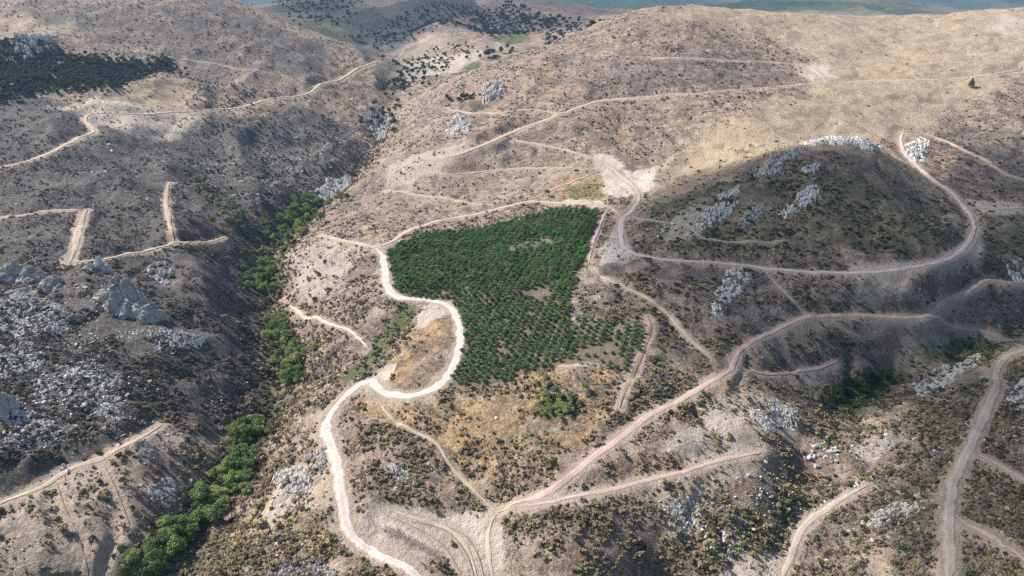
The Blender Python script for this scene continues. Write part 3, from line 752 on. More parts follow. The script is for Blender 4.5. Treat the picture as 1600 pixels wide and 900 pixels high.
# ------------------------------------------------------------------ road ribbons
for (name, colr, wdt, cut, label, pp), line in zip(ROADS, road_lines):
    t = np.gradient(line, axis=0); t /= np.linalg.norm(t, axis=1)[:, None] + 1e-9
    nrm = np.stack([-t[:, 1], t[:, 0]], 1)
    s = np.arange(len(line)) * 1.0
    K = 7
    verts = []
    fade = np.minimum(1, np.minimum(np.arange(len(line)), np.arange(len(line))[::-1]) / 14.0 + 0.12)
    jl = (0.92 + 0.45 * fbm(s, s * 0 + wdt, 16, 51 + len(label), 2) + 0.30 * fbm(s, s * 0 + wdt, 2.5, 52 + len(label), 1)) * fade
    jr = (0.92 + 0.45 * fbm(s, s * 0 - wdt, 16, 87 + len(label), 2) + 0.30 * fbm(s, s * 0 - wdt, 2.5, 88 + len(label), 1)) * fade
    cols = []
    for k in range(K):
        f = k / (K - 1) * 2 - 1
        off = f * wdt * 0.5 * np.where(f < 0, jl, jr)
        p = line + nrm * off[:, None]
        lift = (0.10 + 0.0007 * p[:, 1]) * (1 if 0 < k < K - 1 else -1.0)
        cols.append(np.column_stack([p, Zat(p[:, 0], p[:, 1]) + lift + (0.06 if k == 3 else 0)]))
    V = np.stack(cols, 1).reshape(-1, 3)
    n = len(line)
    faces = [(i * K + k, i * K + k + 1, (i + 1) * K + k + 1, (i + 1) * K + k) for i in range(n - 1) for k in range(K - 1)]
    o = mesh_obj(name, V, faces, MAT_ROAD[colr], smooth_=True)
    at = o.data.attributes.new('across', 'FLOAT', 'POINT')
    at.data.foreach_set('value', np.tile(np.linspace(-1, 1, K), n).astype(np.float32))
    tag(o, label, None, None, 'structure')

# ------------------------------------------------------------------ plant and rock meshes
def leaf_quads(centres, normals, size, r):
    """many small leaf-sized faces"""
    n = len(centres)
    a = r.normal(size=(n, 3)); nn = normals + 0.75 * r.normal(size=(n, 3)); nn /= np.linalg.norm(nn, axis=1)[:, None]
    u = np.cross(nn, a); u /= np.linalg.norm(u, axis=1)[:, None]
    v = np.cross(nn, u)
    s = size * r.uniform(0.6, 1.35, n)[:, None]
    V = np.stack([centres - u * s, centres - v * s * 0.6, centres + u * s, centres + v * s * 0.6], 1).reshape(-1, 3)
    Fq = np.arange(4 * n).reshape(-1, 4)
    return V, Fq


def crown_mesh(name, seed, n, clumps, rx, rz, z0, leaf, mat, taper=0.0):
    r = np.random.default_rng(seed)
    cc, nn = [], []
    cs = r.normal(size=(clumps, 3)); cs /= np.linalg.norm(cs, axis=1)[:, None]
    cs *= r.uniform(0.25, 0.72, clumps)[:, None]
    cr = r.uniform(0.28, 0.5, clumps)
    per = n // clumps
    for c, rad in zip(cs, cr):
        d = r.normal(size=(per, 3)); d /= np.linalg.norm(d, axis=1)[:, None]
        d[:, 2] = np.where(d[:, 2] < -0.5, -d[:, 2], d[:, 2])
        cc.append(c + d * rad * r.uniform(0.75, 1.05, per)[:, None]); nn.append(d)
    P = np.vstack(cc); D = np.vstack(nn)
    if taper:
        k = 1 - taper * np.clip((P[:, 2] + 1) / 2, 0, 1)
        P[:, 0] *= k; P[:, 1] *= k
    P = P * np.array([rx, rx, rz]); P[:, 2] += z0
    V, Fq = leaf_quads(P, D, leaf, r)
    me = bpy.data.meshes.new(name)
    me.from_pydata(V.tolist(), [], Fq.tolist()); me.materials.append(mat)
    return me


def tube(V, Fc, p, q, r0, r1, k=6):
    p = Vector(p); q = Vector(q); d = (q - p).normalized()
    a = d.orthogonal().normalized(); b = d.cross(a)
    i0 = len(V)
    for c, rr in ((p, r0), (q, r1)):
        for j in range(k):
            t = 2 * math.pi * j / k
            V.append(tuple(c + a * math.cos(t) * rr + b * math.sin(t) * rr))
    for j in range(k):
        Fc.append((i0 + j, i0 + (j + 1) % k, i0 + k + (j + 1) % k, i0 + k + j))


def trunk_mesh(name, seed, h, r0, spread):
    r = random.Random(seed); V = []; Fc = []
    top = (r.uniform(-.3, .3), r.uniform(-.3, .3), h * 0.55)
    tube(V, Fc, (0, 0, -1.0), top, r0, r0 * 0.6)
    for k in range(5):
        a = 2 * math.pi * k / 5 + r.uniform(-.4, .4)
        tube(V, Fc, top, (math.cos(a) * spread * .6, math.sin(a) * spread * .6, h * r.uniform(.75, .95)), r0 * 0.5, r0 * 0.15, 5)
    me = bpy.data.meshes.new(name); me.from_pydata(V, [], Fc); me.materials.append(MAT_BARK)
    return me


def ico(sub):
    bm = bmesh.new(); bmesh.ops.create_icosphere(bm, subdivisions=sub, radius=1.0)
    V = np.array([v.co[:] for v in bm.verts]); Fc = np.array([[v.index for v in f.verts] for f in bm.faces])
    bm.free(); return V, Fc


ICO = {k: ico(k) for k in (1, 2, 3, 5)}


def noise3(P, wave, seed):
    x, y, z = P.T / wave
    return (vnoise(x + 3.1 * seed, y + z * 0.7, seed) + vnoise(y - 1.7 * seed, z + x * 0.6, seed + 1) + vnoise(z + seed, x - y * 0.5, seed + 2)) * 2 / 3 - 1


def rock_arrays(seed, sub, cuts=9, rough=0.12):
    r = np.random.default_rng(seed)
    V, Fc = ICO[sub]
    V = V.copy()
    for _ in range(cuts):
        n = r.normal(size=3); n /= np.linalg.norm(n)
        d = r.uniform(0.42, 0.82)
        ex = np.maximum(V @ n - d, 0)
        V -= ex[:, None] * n
    V *= (1 + rough * noise3(V, 0.5, seed) + rough * 0.6 * noise3(V, 0.2, seed + 5))[:, None]
    return V, Fc


def cells(x, y, size, seed, seeds=False):
    """distance to the nearest and next cell seed, and a random value of the nearest cell"""
    gx = np.floor(x / size); gy_ = np.floor(y / size)
    f1 = np.full(x.shape, 1e9); f2 = f1.copy(); rv = np.zeros(x.shape); sx_ = np.zeros(x.shape); sy_ = np.zeros(x.shape)
    for i in (-1, 0, 1):
        for j in (-1, 0, 1):
            cx, cy_ = gx + i, gy_ + j
            px = (cx + hash2(cx, cy_, seed)) * size; py = (cy_ + hash2(cx, cy_, seed + 1)) * size
            d = np.hypot(x - px, y - py)
            nr = d < f1
            f2 = np.where(nr, f1, np.minimum(f2, d)); rv = np.where(nr, hash2(cx, cy_, seed + 2), rv); f1 = np.where(nr, d, f1)
            sx_ = np.where(nr, px, sx_); sy_ = np.where(nr, py, sy_)
    if seeds: return f1, f2, rv, sx_, sy_
    return f1, f2, rv


def outcrop(name, label, cat, pp, size, tall, mat, seed):
    """one body of jagged bedrock standing out of the slope inside a photo outline"""
    P = cast(pp); M = size * 5.0
    lo, hi = P.min(0) - M, P.max(0) + M
    st = max(size * 0.17, (hi - lo).max() / 150)
    nx, ny = int((hi[0] - lo[0]) / st) + 2, int((hi[1] - lo[1]) / st) + 2
    X, Y = np.meshgrid(lo[0] + np.arange(nx) * st, lo[1] + np.arange(ny) * st)
    wx = X + fbm(X, Y, size * 1.5, seed, 2) * size * 0.5; wy = Y + fbm(X, Y, size * 1.5, seed + 1, 2) * size * 0.5
    reg = poly_val(P, X.ravel(), Y.ravel(), size * 5.0, size * 2.0, size * 1.1).reshape(X.shape)
    reg = smooth(0.15, 0.85, reg + fbm(X, Y, size * 4, seed + 6, 3) * 0.55)
    f1, f2, rv = cells(wx, wy, size * 1.5, seed)
    g1, g2, gv = cells(wx, wy, size * 0.6, seed + 9)
    big = smooth(0.0, size * 0.45, f2 - f1); sm = smooth(0.0, size * 0.25, g2 - g1)
    h = size * tall * (0.3 + 0.9 * rv) * big * (0.75 + 0.25 * np.clip(1 - f1 / size, 0, 1)) + size * tall * 0.28 * gv * sm
    h = h * reg - size * 0.55 * (1 - reg) - size * 0.25 * (1 - big) - np.where(rv < 0.34, size * 0.7, 0)
    h += fbm(X, Y, size * 0.4, seed + 4, 2) * size * 0.14
    h = np.maximum(h, -size * 0.7)
    Z = Zat(X, Y) + h
    q = np.arange(nx * ny).reshape(ny, nx)
    F_ = np.stack([q[:-1, :-1], q[:-1, 1:], q[1:, 1:], q[1:, :-1]], -1).reshape(-1, 4)
    o0 = np.array([P[:, 0].mean(), P[:, 1].mean(), float(Zat(P[:, 0].mean(), P[:, 1].mean()))])
    o = mesh_obj(name, np.column_stack([X.ravel(), Y.ravel(), Z.ravel()]) - o0, F_, mat)
    o.location = o0
    return tag(o, label, cat)


# ------------------------------------------------------------------ crags and outcrops
def crag(name, label, peaks, mat, seed, size=2.2):
    """one massif: peaks = (photo x, photo y of the foot, height, radius across, radius along)"""
    C = cast([(p[0], p[1]) for p in peaks])
    R = max(max(p[3], p[4]) for p in peaks) * 1.4
    lo, hi = C.min(0) - R, C.max(0) + R
    st = 0.33
    nx, ny = int((hi[0] - lo[0]) / st) + 2, int((hi[1] - lo[1]) / st) + 2
    X, Y = np.meshgrid(lo[0] + np.arange(nx) * st, lo[1] + np.arange(ny) * st)
    wx = X + fbm(X, Y, 7, seed, 3) * 3.0 + fbm(X, Y, 1.8, seed + 2, 2) * 0.25
    wy = Y + fbm(X, Y, 7, seed + 1, 3) * 3.0 + fbm(X, Y, 1.8, seed + 3, 2) * 0.25
    f1, f2, rv, bx, by = cells(wx, wy, size * 1.7, seed, True)
    g1, g2, gv, ex, ey = cells(wx, wy, size * 0.6, seed + 9, True)
    wx = 0.25 * wx + 0.45 * bx + 0.30 * ex; wy = 0.25 * wy + 0.45 * by + 0.30 * ey          # broken into upright blocks
    h = np.full(X.shape, -3.0)
    for (cx, cy_), (_, _, H, rx, ry) in zip(C, peaks):
        d = np.hypot((wx - cx) / rx, (wy - cy_) / ry)
        h = np.maximum(h, H * (1.0 - np.clip((d - 0.18) / 0.82, 0, 1) ** 0.8) * (0.86 + 0.14 * rv) - 3.0 * smooth(0.8, 1.1, d))
    on = smooth(0.5, 3.0, h)
    h += on * (rv * 1.8 + gv * 0.6 - 1.2 * (1 - smooth(0, size * 0.35, f2 - f1)) - 0.3 * (1 - smooth(0, size * 0.2, g2 - g1)))
    h += on * fbm(X, Y, 1.0, seed + 5, 2) * 0.3
    Z = Zat(X, Y) + h
    keep = (h > -2.9)
    q = np.arange(nx * ny).reshape(ny, nx)
    k4 = keep[:-1, :-1] | keep[:-1, 1:] | keep[1:, 1:] | keep[1:, :-1]
    F_ = np.stack([q[:-1, :-1], q[:-1, 1:], q[1:, 1:], q[1:, :-1]], -1)[k4]
    use = np.unique(F_); remap = -np.ones(nx * ny, int); remap[use] = np.arange(len(use))
    o0 = np.array([C[0, 0], C[0, 1], float(Zat(C[0, 0], C[0, 1]))])
    V = np.column_stack([X.ravel(), Y.ravel(), Z.ravel()])[use] - o0
    o = mesh_obj(name, V, remap[F_], mat); o.location = o0
    return tag(o, label, 'crag')


crag('limestone_crag', 'tall grey limestone crag standing over the burnt slope', 
     [(190, 474, 21, 11, 12), (206, 480, 19, 11, 11), (222, 486, 14, 10, 10), (238, 496, 9, 9, 9), (174, 466, 9, 9, 9)], MAT_ROCK, 5, 3.2)
crag('limestone_crag', 'pale pointed limestone crag beside the tan track behind the tall crag', [(158, 420, 9, 5, 5), (170, 424, 6, 5, 5), (143, 420, 3.5, 5, 4)], MAT_WHITE, 6, 1.6)
crag('limestone_crag', 'broad blue-grey cliff of rock at the left edge below the firebreak', [(-20, 432, 10, 12, 9), (20, 432, 10, 11, 9), (50, 436, 8, 11, 9), (80, 446, 5, 10, 9), (30, 460, 3, 12, 8)], MAT_ROCK, 7)
crag('limestone_crag', 'smooth blue-grey rock face at the left edge above the terrace bank', [(0, 640, 12, 7, 8), (-25, 640, 11, 8, 8)], MAT_ROCK, 8)
for (pp, n, s, tall, mat, label) in [
    ([(232, 418), (250, 412), (268, 440), (262, 446), (240, 436)], 26, 1.9, 1.1, MAT_WHITE, 'pale limestone outcrop just right of the tall crag'),
    ([(1185, 272), (1210, 240), (1248, 235), (1245, 250), (1210, 276)], 60, 2.6, 1.2, MAT_ROCK, 'long grey limestone outcrop slanting up to the dome hill crest'),
    ([(1262, 224), (1300, 214), (1345, 217), (1376, 232), (1360, 236), (1310, 224), (1270, 230)], 60, 2.4, 1.1, MAT_WHITE, 'row of white limestone blocks along the dome hill summit'),
    ([(1085, 348), (1120, 320), (1142, 318), (1140, 335), (1100, 355)], 50, 2.0, 0.9, MAT_WHITE, 'white limestone outcrop low on the left front of the dome hill'),
    ([(1128, 305), (1150, 294), (1158, 300), (1140, 310)], 16, 1.8, 1.0, MAT_WHITE, 'small white outcrop halfway up the left front of the dome hill'),
    ([(1218, 336), (1245, 305), (1275, 293), (1282, 310), (1250, 326), (1225, 342)], 46, 2.1, 1.0, MAT_WHITE, 'pale limestone outcrop in the middle of the dome hill front'),
    ([(1155, 345), (1175, 325), (1190, 325), (1185, 340), (1165, 352)], 22, 1.8, 0.9, MAT_ROCK, 'grey outcrop between the two white outcrops of the dome hill'),
    ([(1258, 264), (1275, 254), (1280, 262), (1265, 270)], 10, 1.9, 0.9, MAT_WHITE, 'small white outcrop just under the dome hill summit'),
    ([(1117, 465), (1140, 425), (1163, 418), (1160, 440), (1140, 470), (1120, 490)], 44, 1.8, 0.8, MAT_WHITE, 'steep white scree outcrop below the ring road'),
    ([(1422, 232), (1440, 216), (1450, 220), (1442, 245), (1428, 252)], 16, 2.6, 1.0, MAT_WHITE, 'white rock beside the ring road behind the dome hill'),
    ([(752, 148), (765, 130), (785, 138), (784, 150), (765, 156)], 22, 4.2, 1.3, MAT_ROCK, 'grey rock knob on the slope of the big hill'),
    ([(500, 300), (515, 284), (540, 280), (545, 292), (515, 315), (502, 318)], 26, 3.6, 1.5, MAT_WHITE, 'pale cliff above the gully trees'),
    ([(700, 200), (712, 180), (732, 184), (735, 205), (715, 212)], 18, 2.6, 0.8, MAT_WHITE, 'scattered pale outcrop below the short hillside track'),
    ([(20, 80), (40, 60), (75, 60), (80, 75), (50, 90)], 20, 5.5, 1.2, MAT_ROCK, 'grey rocky knoll above the dark thicket'),
    ([(208, 700), (222, 692), (238, 706), (232, 716), (215, 712)], 9, 1.3, 0.9, MAT_ROCK, 'small grey boulder pile on the tan slope below the terrace track'),
    ([(232, 765), (255, 748), (280, 760), (270, 790), (240, 785)], 34, 0.95, 0.9, MAT_WHITE, 'white stones spread above the lower gully trees'),
    ([(415, 890), (440, 878), (500, 876), (530, 895), (520, 910), (420, 910)], 70, 0.9, 1.1, MAT_ROCK, 'jagged grey rocks at the bottom edge beside the chalk road'),
    ([(428, 750), (440, 735), (480, 742), (478, 775), (440, 765)], 26, 1.3, 0.9, MAT_WHITE, 'pale ledges on the bank between gully and chalk road'),
    ([(480, 705), (505, 705), (512, 740), (480, 745)], 24, 1.2, 0.8, MAT_ROCK, 'grey ledges beside the chalk road bend'),
    ([(1430, 600), (1480, 572), (1530, 553), (1535, 562), (1490, 595), (1440, 618)], 50, 1.1, 0.9, MAT_WHITE, 'band of white rock on the far bank of the right gully'),
    ([(1350, 815), (1380, 798), (1435, 775), (1438, 795), (1400, 812), (1360, 828)], 50, 1.1, 0.7, MAT_WHITE, 'pale grey rock patch between the two gravel roads'),
    ([(1575, 620), (1600, 590), (1620, 600), (1610, 650), (1580, 640)], 26, 1.2, 0.8, MAT_WHITE, 'white rocks at the right edge beside the gravel road'),
    ([(1585, 425), (1600, 405), (1615, 412), (1605, 440), (1588, 438)], 10, 2.0, 0.8, MAT_WHITE, 'white rock face at the right edge below the ring road'),
    ([(570, 180), (590, 172), (608, 186), (600, 215), (580, 205)], 20, 3.4, 1.2, MAT_ROCK, 'grey rocks in the upper gully'),
    ([(940, 395), (960, 368), (980, 380), (988, 400), (960, 412)], 60, 0.8, 0.5, MAT_WHITE, 'white rubble heap beside the orchard corner'),
    ([(0, 470), (60, 465), (110, 490), (95, 520), (30, 525), (-10, 510)], 1, 1.2, 0.7, MAT_WHITE, 'broken pale rock band under the cliff at the left edge'),
    ([(-10, 545), (40, 535), (70, 560), (45, 590), (0, 590)], 2, 1.3, 0.8, MAT_WHITE, 'white rock ledges at the left edge above the boulder field'),
    ([(225, 520), (270, 515), (320, 530), (310, 545), (250, 548)], 3, 1.0, 0.6, MAT_WHITE, 'white scree streak below the tall crag towards the gully'),
    ([(100, 575), (150, 560), (190, 590), (180, 615), (120, 605)], 4, 1.1, 0.7, MAT_WHITE, 'white ledge field in the middle of the dark boulder slope'),
    ([(10, 655), (60, 640), (95, 670), (70, 700), (15, 705)], 5, 1.1, 0.7, MAT_WHITE, 'white ledges just above the dark bank near the left edge'),
    ([(140, 625), (190, 620), (215, 640), (190, 655), (145, 650)], 6, 0.9, 0.7, MAT_WHITE, 'pale ledges above the upper end of the dark bank'),
    ([(1180, 650), (1215, 625), (1250, 640), (1245, 668), (1200, 675)], 10, 0.9, 0.5, MAT_WHITE, 'pale scree face above the right gully'),
    ([(1040, 790), (1075, 775), (1100, 800), (1080, 835), (1045, 825)], 11, 0.8, 0.6, MAT_WHITE, 'white broken rock below the lower red earth road'),
    ([(1100, 850), (1150, 830), (1170, 850), (1130, 880)], 12, 0.7, 0.6, MAT_WHITE, 'white stones in the lower part of the right gully'),
    ([(1330, 700), (1370, 680), (1400, 690), (1380, 712), (1340, 718)], 13, 0.7, 0.4, MAT_ROCK, 'grey stony patch on the slope right of the white boulders'),
    ([(1190, 495), (1210, 480), (1230, 490), (1215, 505)], 16, 0.8, 0.4, MAT_ROCK, 'small grey stony patch beside the faint reddish path'),
    ([(600, 730), (625, 722), (640, 745), (615, 755)], 16, 0.8, 0.7, MAT_WHITE, 'small white stones in the scrub right of the chalk road'),
]:
    outcrop('limestone_outcrop', label, 'outcrop', pp, s * 1.0, tall * 1.15, mat, len(label) * 7 + n)

# ------------------------------------------------------------------ single boulders
BOULDER = []
for k in range(5):
    V, Fc = rock_arrays(300 + k, 2, 16, 0.16); V = V * np.array([1.25, 0.95, 0.9])
    me = bpy.data.meshes.new('boulder'); me.from_pydata(V.tolist(), [], Fc.tolist()); me.materials.append(MAT_WHITE); BOULDER.append(me)


def boulders(pp, n, size, label, group, seed):
    P = cast(pp); r = np.random.default_rng(seed); lo, hi = P.min(0), P.max(0); out = []; guard = 0
    while len(out) < n and guard < 9000:
        guard += 1
        q = lo + r.random(2) * (hi - lo)
        if poly_val(P, q[:1], q[1:], 0.1, 0)[0] < 0.5: continue
        s = size * r.lognormal(0, 0.35)
        o = bpy.data.objects.new('boulder', BOULDER[int(r.integers(0, 5))]); COL.objects.link(o)
        o.location = (q[0], q[1], float(Zat(q[0], q[1])) + s * 0.25)
        o.scale = (s * r.uniform(.8, 1.3), s, s * r.uniform(.6, 1.0)); o.rotation_euler = (r.normal(0, .2), r.normal(0, .2), r.uniform(0, 6.28))
        tag(o, ('large ' if s > size * 1.25 else 'small ' if s < size * 0.82 else 'middling ') + label, 'boulder', group); out.append(o)
    return out


boulders([(1255, 720), (1262, 700), (1300, 685), (1315, 700), (1310, 722), (1275, 735)], 40, 1.1, 'white boulder in the cluster on the slope of the right gully', 'white boulders by the right gully', 1)
B2 = boulders([(60, 570), (120, 560), (200, 610), (210, 640), (150, 655), (80, 640), (40, 610)], 120, 1.2, 'pale boulder on the dark slope above the terrace track', 'pale boulders above the terrace track', 2)
boulders([(0, 640), (60, 650), (90, 700), (40, 720), (0, 730)], 34, 1.0, 'pale boulder near the dark bank at the left edge', 'pale boulders by the dark bank', 3)
boulders([(70, 745), (95, 728), (115, 728), (100, 748)], 7, 1.0, 'pale boulder sitting on the edge of the terrace track', 'boulders on the terrace track edge', 4)
boulders([(1040, 780), (1100, 770), (1150, 830), (1110, 870), (1060, 840)], 26, 0.75, 'white boulder in the scrub above the lower right gully', 'white boulders above the lower gully', 5)
boulders([(1060, 345), (1050, 375), (1020, 378), (1030, 352)], 14, 1.4, 'white boulder low on the dome hill beside the ring road', 'white boulders beside the ring road', 6)

# ------------------------------------------------------------------ trees in the gully
TREE = []
for k in range(5):
    TREE.append((crown_mesh('crown', 400 + k, 1500, 16, 4.6, 3.6, 5.6, 0.36, MAT_TREE), trunk_mesh('trunk', 400 + k, 7.0, 0.32, 3.4)))
TREED = [(crown_mesh('crown', 430 + k, 1100, 14, 4.4, 3.6, 5.0, 0.42, MAT_DARKLEAF), trunk_mesh('trunk', 430 + k, 7.0, 0.30, 3.2)) for k in range(3)]


def put_tree(name, x, y, s, label, cat, group, kit, r, zs=1.0):
    e = bpy.data.objects.new(name, None); COL.objects.link(e)
    e.location = (x, y, float(Zat(x, y)) - 0.2)
    e.rotation_euler = (0, 0, r.uniform(0, 6.28)); e.scale = (s, s * r.uniform(.9, 1.1), s * zs * r.uniform(.75, 1.35))
    e.empty_display_size = 0.5
    for nm, me in (('crown', kit[0]), ('trunk', kit[1])):
        if me is None: continue
        o = bpy.data.objects.new(nm, me); COL.objects.link(o); o.parent = e
    return tag(e, label, cat, group)


def tree_line(pp, width_px, n, smin, smax, label, group, seed, kits):
    r = np.random.default_rng(seed)
    L = catmull(np.asarray(pp, float), 4.0)
    done = []
    guard = 0
    while len(done) < n and guard < 4000:
        guard += 1
        q = L[int(r.integers(0, len(L)))] + np.array([r.normal(0, width_px), r.normal(0, width_px * 0.35)])
        xy = cast([q])[0]
        s = r.uniform(smin, smax)
        if any((xy[0] - a) ** 2 + (xy[1] - b) ** 2 < (1.45 * (s + t)) ** 2 for a, b, t in done): continue
        done.append((xy[0], xy[1], s))
        put_tree('broadleaf_tree' if kits is TREE else 'dark_broadleaf_tree', xy[0], xy[1], s, (['small', 'middling', 'large'][min(2, int((s - smin) / (smax - smin) * 3))] + ' ' + label).replace('large large', 'very large').replace('small large', 'smaller').replace('middling large', 'large'), 'tree', group, kits[int(r.integers(0, len(kits)))], r)  # the second kit is the same broadleaf trees with darker leaves
    return done


tree_line([(222, 905), (265, 855), (310, 812), (345, 770), (370, 738)], 15, 84, 0.55, 1.1, 'bright green tree in the gully at the bottom below the bare tan slope', 'gully trees below the bare tan slope', 21, TREE)
tree_line([(375, 735), (388, 705), (398, 660)], 11, 36, 0.6, 1.05, 'bright green tree in the gully stretch with a dark shaded bank on its left', 'gully trees by the shaded bank', 22, TREE)
tree_line([(462, 600), (455, 570), (440, 530), (430, 500)], 13, 58, 0.6, 1.1, 'green tree in the middle stretch of the gully beside the pale slope', 'gully trees of the middle stretch', 23, TREE)
tree_line([(422, 460), (415, 420), (425, 390)], 12, 44, 0.6, 1.1, 'green tree in the gully narrows below the end of the tan track', 'gully trees in the narrows', 24, TREE)
tree_line([(440, 370), (465, 340), (495, 318)], 15, 62, 0.75, 1.3, 'green tree in the gully below the pale cliff', 'gully trees below the pale cliff', 25, TREE)
tree_line([(275, 262), (295, 280), (325, 298), (380, 360)], 12, 26, 0.5, 1.0, 'yellow green tree on the burnt slope at the head of the thin firebreak', 'trees at the head of the thin firebreak', 26, TREE)
tree_line([(590, 200), (610, 160), (630, 130), (660, 135)], 14, 50, 0.8, 1.4, 'dark tree in the upper gully under the far hill road', 'trees in the upper gully', 27, TREED)
tree_line([(700, 160), (725, 155), (745, 145)], 7, 10, 0.7, 1.1, 'dark tree beside the grey rock knob on the big hill', 'dark trees by the rock knob', 28, TREED)
tree_line([(755, 92), (775, 85), (800, 80)], 9, 12, 1.3, 2.1, 'dark round tree behind the shoulder of the big hill by the green field', 'dark trees by the green field', 29, TREED)
tree_line([(1305, 625), (1340, 605), (1380, 590)], 14, 26, 0.45, 0.85, 'dark green tree in the right gully', 'dark trees in the right gully', 30, TREED)

r0 = np.random.default_rng(55)
for px, py, s, label in [
    (915, 610, 0.62, 'round green bush alone on the dry grass right of the orchard bottom'),
    (853, 601, 0.62, 'round green bush on the orange grass just below the orchard'),
    (838, 600, 0.40, 'smaller green bush touching the round bush below the orchard'),
    (604, 889, 0.34, 'dark green bush on the outer edge of the chalk road at the bottom'),
    (566, 876, 0.32, 'small green bush below the chalk road bend at the bottom edge'),
    (855, 306, 0.8, 'green bush by the tan road above the orchard top'),
    (1022, 490, 0.62, 'dark bush at the upper right corner of the lower orchard'),
    (905, 632, 0.45, 'small green bush at the right end of the thicket below the orchard'),
]:
    xy = cast([(px, py)])[0]
    put_tree('green_bush', xy[0], xy[1], s, label, 'bush', None, (TREE[0][0] if 'dark' not in label else TREED[0][0], None), r0)
P = cast([(838, 628), (862, 616), (895, 622), (900, 648), (880, 658), (845, 655)])
cnt = 0; spots = []
while cnt < 22:
    q = P.min(0) + r0.random(2) * (P.max(0) - P.min(0))
    if poly_val(P, q[:1], q[1:], .1, 0)[0] < .5 or any((q[0] - a) ** 2 + (q[1] - b) ** 2 < 4 for a, b in spots): continue
    spots.append(q); cnt += 1
    put_tree('green_bush', q[0], q[1], r0.uniform(.36, .6), 'leafy green bush in the thicket below the orchard', 'bush', 'green thicket below the orchard', (TREE[cnt % 5][0], None), r0)

# lone conifer on the grassy hill
cone = crown_mesh('crown', 470, 1600, 26, 9.5, 8.0, 6.2, 0.6, MAT_DARKLEAF, taper=0.8)
xy = cast([(1517, 137)])[0]
put_tree('conifer_tree', xy[0], xy[1], 0.85, 'lone dark conical tree on the golden grass hillside', 'tree', None, (cone, trunk_mesh('trunk', 470, 6, 0.35, 1.5)), r0)

# ------------------------------------------------------------------ orchard: trees planted in rows
orch_kit = []
for k in range(4):
    me = crown_mesh('orchard_tree', 500 + k, 480, 10, 2.15, 1.75, 1.8, 0.28, MAT_ORCH)
    orch_kit.append(me)
c0 = ORCH.mean(0)
ang = math.radians(73)
du = np.array([math.cos(ang), math.sin(ang)]); dv = np.array([-du[1], du[0]])
rows = []
SPU, SPV = 4.3, 4.6
for i in range(-90, 91):
    for j in range(-90, 91):
        rows.append(c0 + du * (i * SPU) + dv * (j * SPV))
rows = np.array(rows)
rows += np.stack([fbm(rows[:, 0], rows[:, 1], 60, 61, 2), fbm(rows[:, 0], rows[:, 1], 60, 62, 2)], 1) * 0.5 + rng.normal(0, 0.09, rows.shape)
ins = poly_val(ORCH, rows[:, 0], rows[:, 1], 0.1, 0) > 0.5
rows = rows[ins]
sparse = np.maximum(poly_val(cast([(865, 568), (900, 545), (960, 535), (985, 560), (960, 575), (900, 572)]), rows[:, 0], rows[:, 1], 4, 2) * 0.62,
                    poly_val(cast([(822, 456), (838, 446), (860, 452), (856, 463), (838, 470)]), rows[:, 0], rows[:, 1], 2, 0) * 1.1)
sparse = np.maximum(sparse, poly_val(cast([(785, 386), (830, 374), (868, 376), (850, 388), (800, 396)]), rows[:, 0], rows[:, 1], 6, 4) * 0.5)
sparse = np.maximum(sparse, poly_val(cast([(895, 505), (990, 510), (985, 530), (900, 530)]), rows[:, 0], rows[:, 1], 6, 4) * 0.25)
keep = rng.random(len(rows)) > np.maximum(sparse, 0.03)
rows = rows[keep]; sparse = sparse[keep]
osize = rng.uniform(0.84, 1.1, len(rows)) * (1 - 0.45 * sparse)
osize *= 1.0 + 0.30 * smooth(425, 480, rows[:, 1])
rz_ = rng.uniform(0, 6.28, len(rows))
order = np.argsort(rows[:, 1])
zz = Zat(rows[:, 0], rows[:, 1]) - 0.15
orch_first = None
for n, i in enumerate(order[:300]):
    o = bpy.data.objects.new('orchard_tree', orch_kit[n % 4]); COL.objects.link(o)
    o.location = (rows[i, 0], rows[i, 1], zz[i]); o.scale = (osize[i],) * 3; o.rotation_euler = (0, 0, rz_[i])
    pxp = 800 + F * rows[i, 0] / (rows[i, 1] * CP + (CAM_Z - zz[i]) * SP)
    where = 'nearest the chalk road' if pxp < 770 else 'by the sparse gap' if pxp > 890 else 'above the orange grass'
    big = 'small' if osize[i] < 0.85 else 'large' if osize[i] > 1.04 else 'middling'
    tag(o, big + ' round green fruit tree in the front orchard rows ' + where, 'tree', 'orchard trees ' + where)
    if n < 4: orch_first = (orch_first or []) + [o]
print('orchard trees', len(rows))


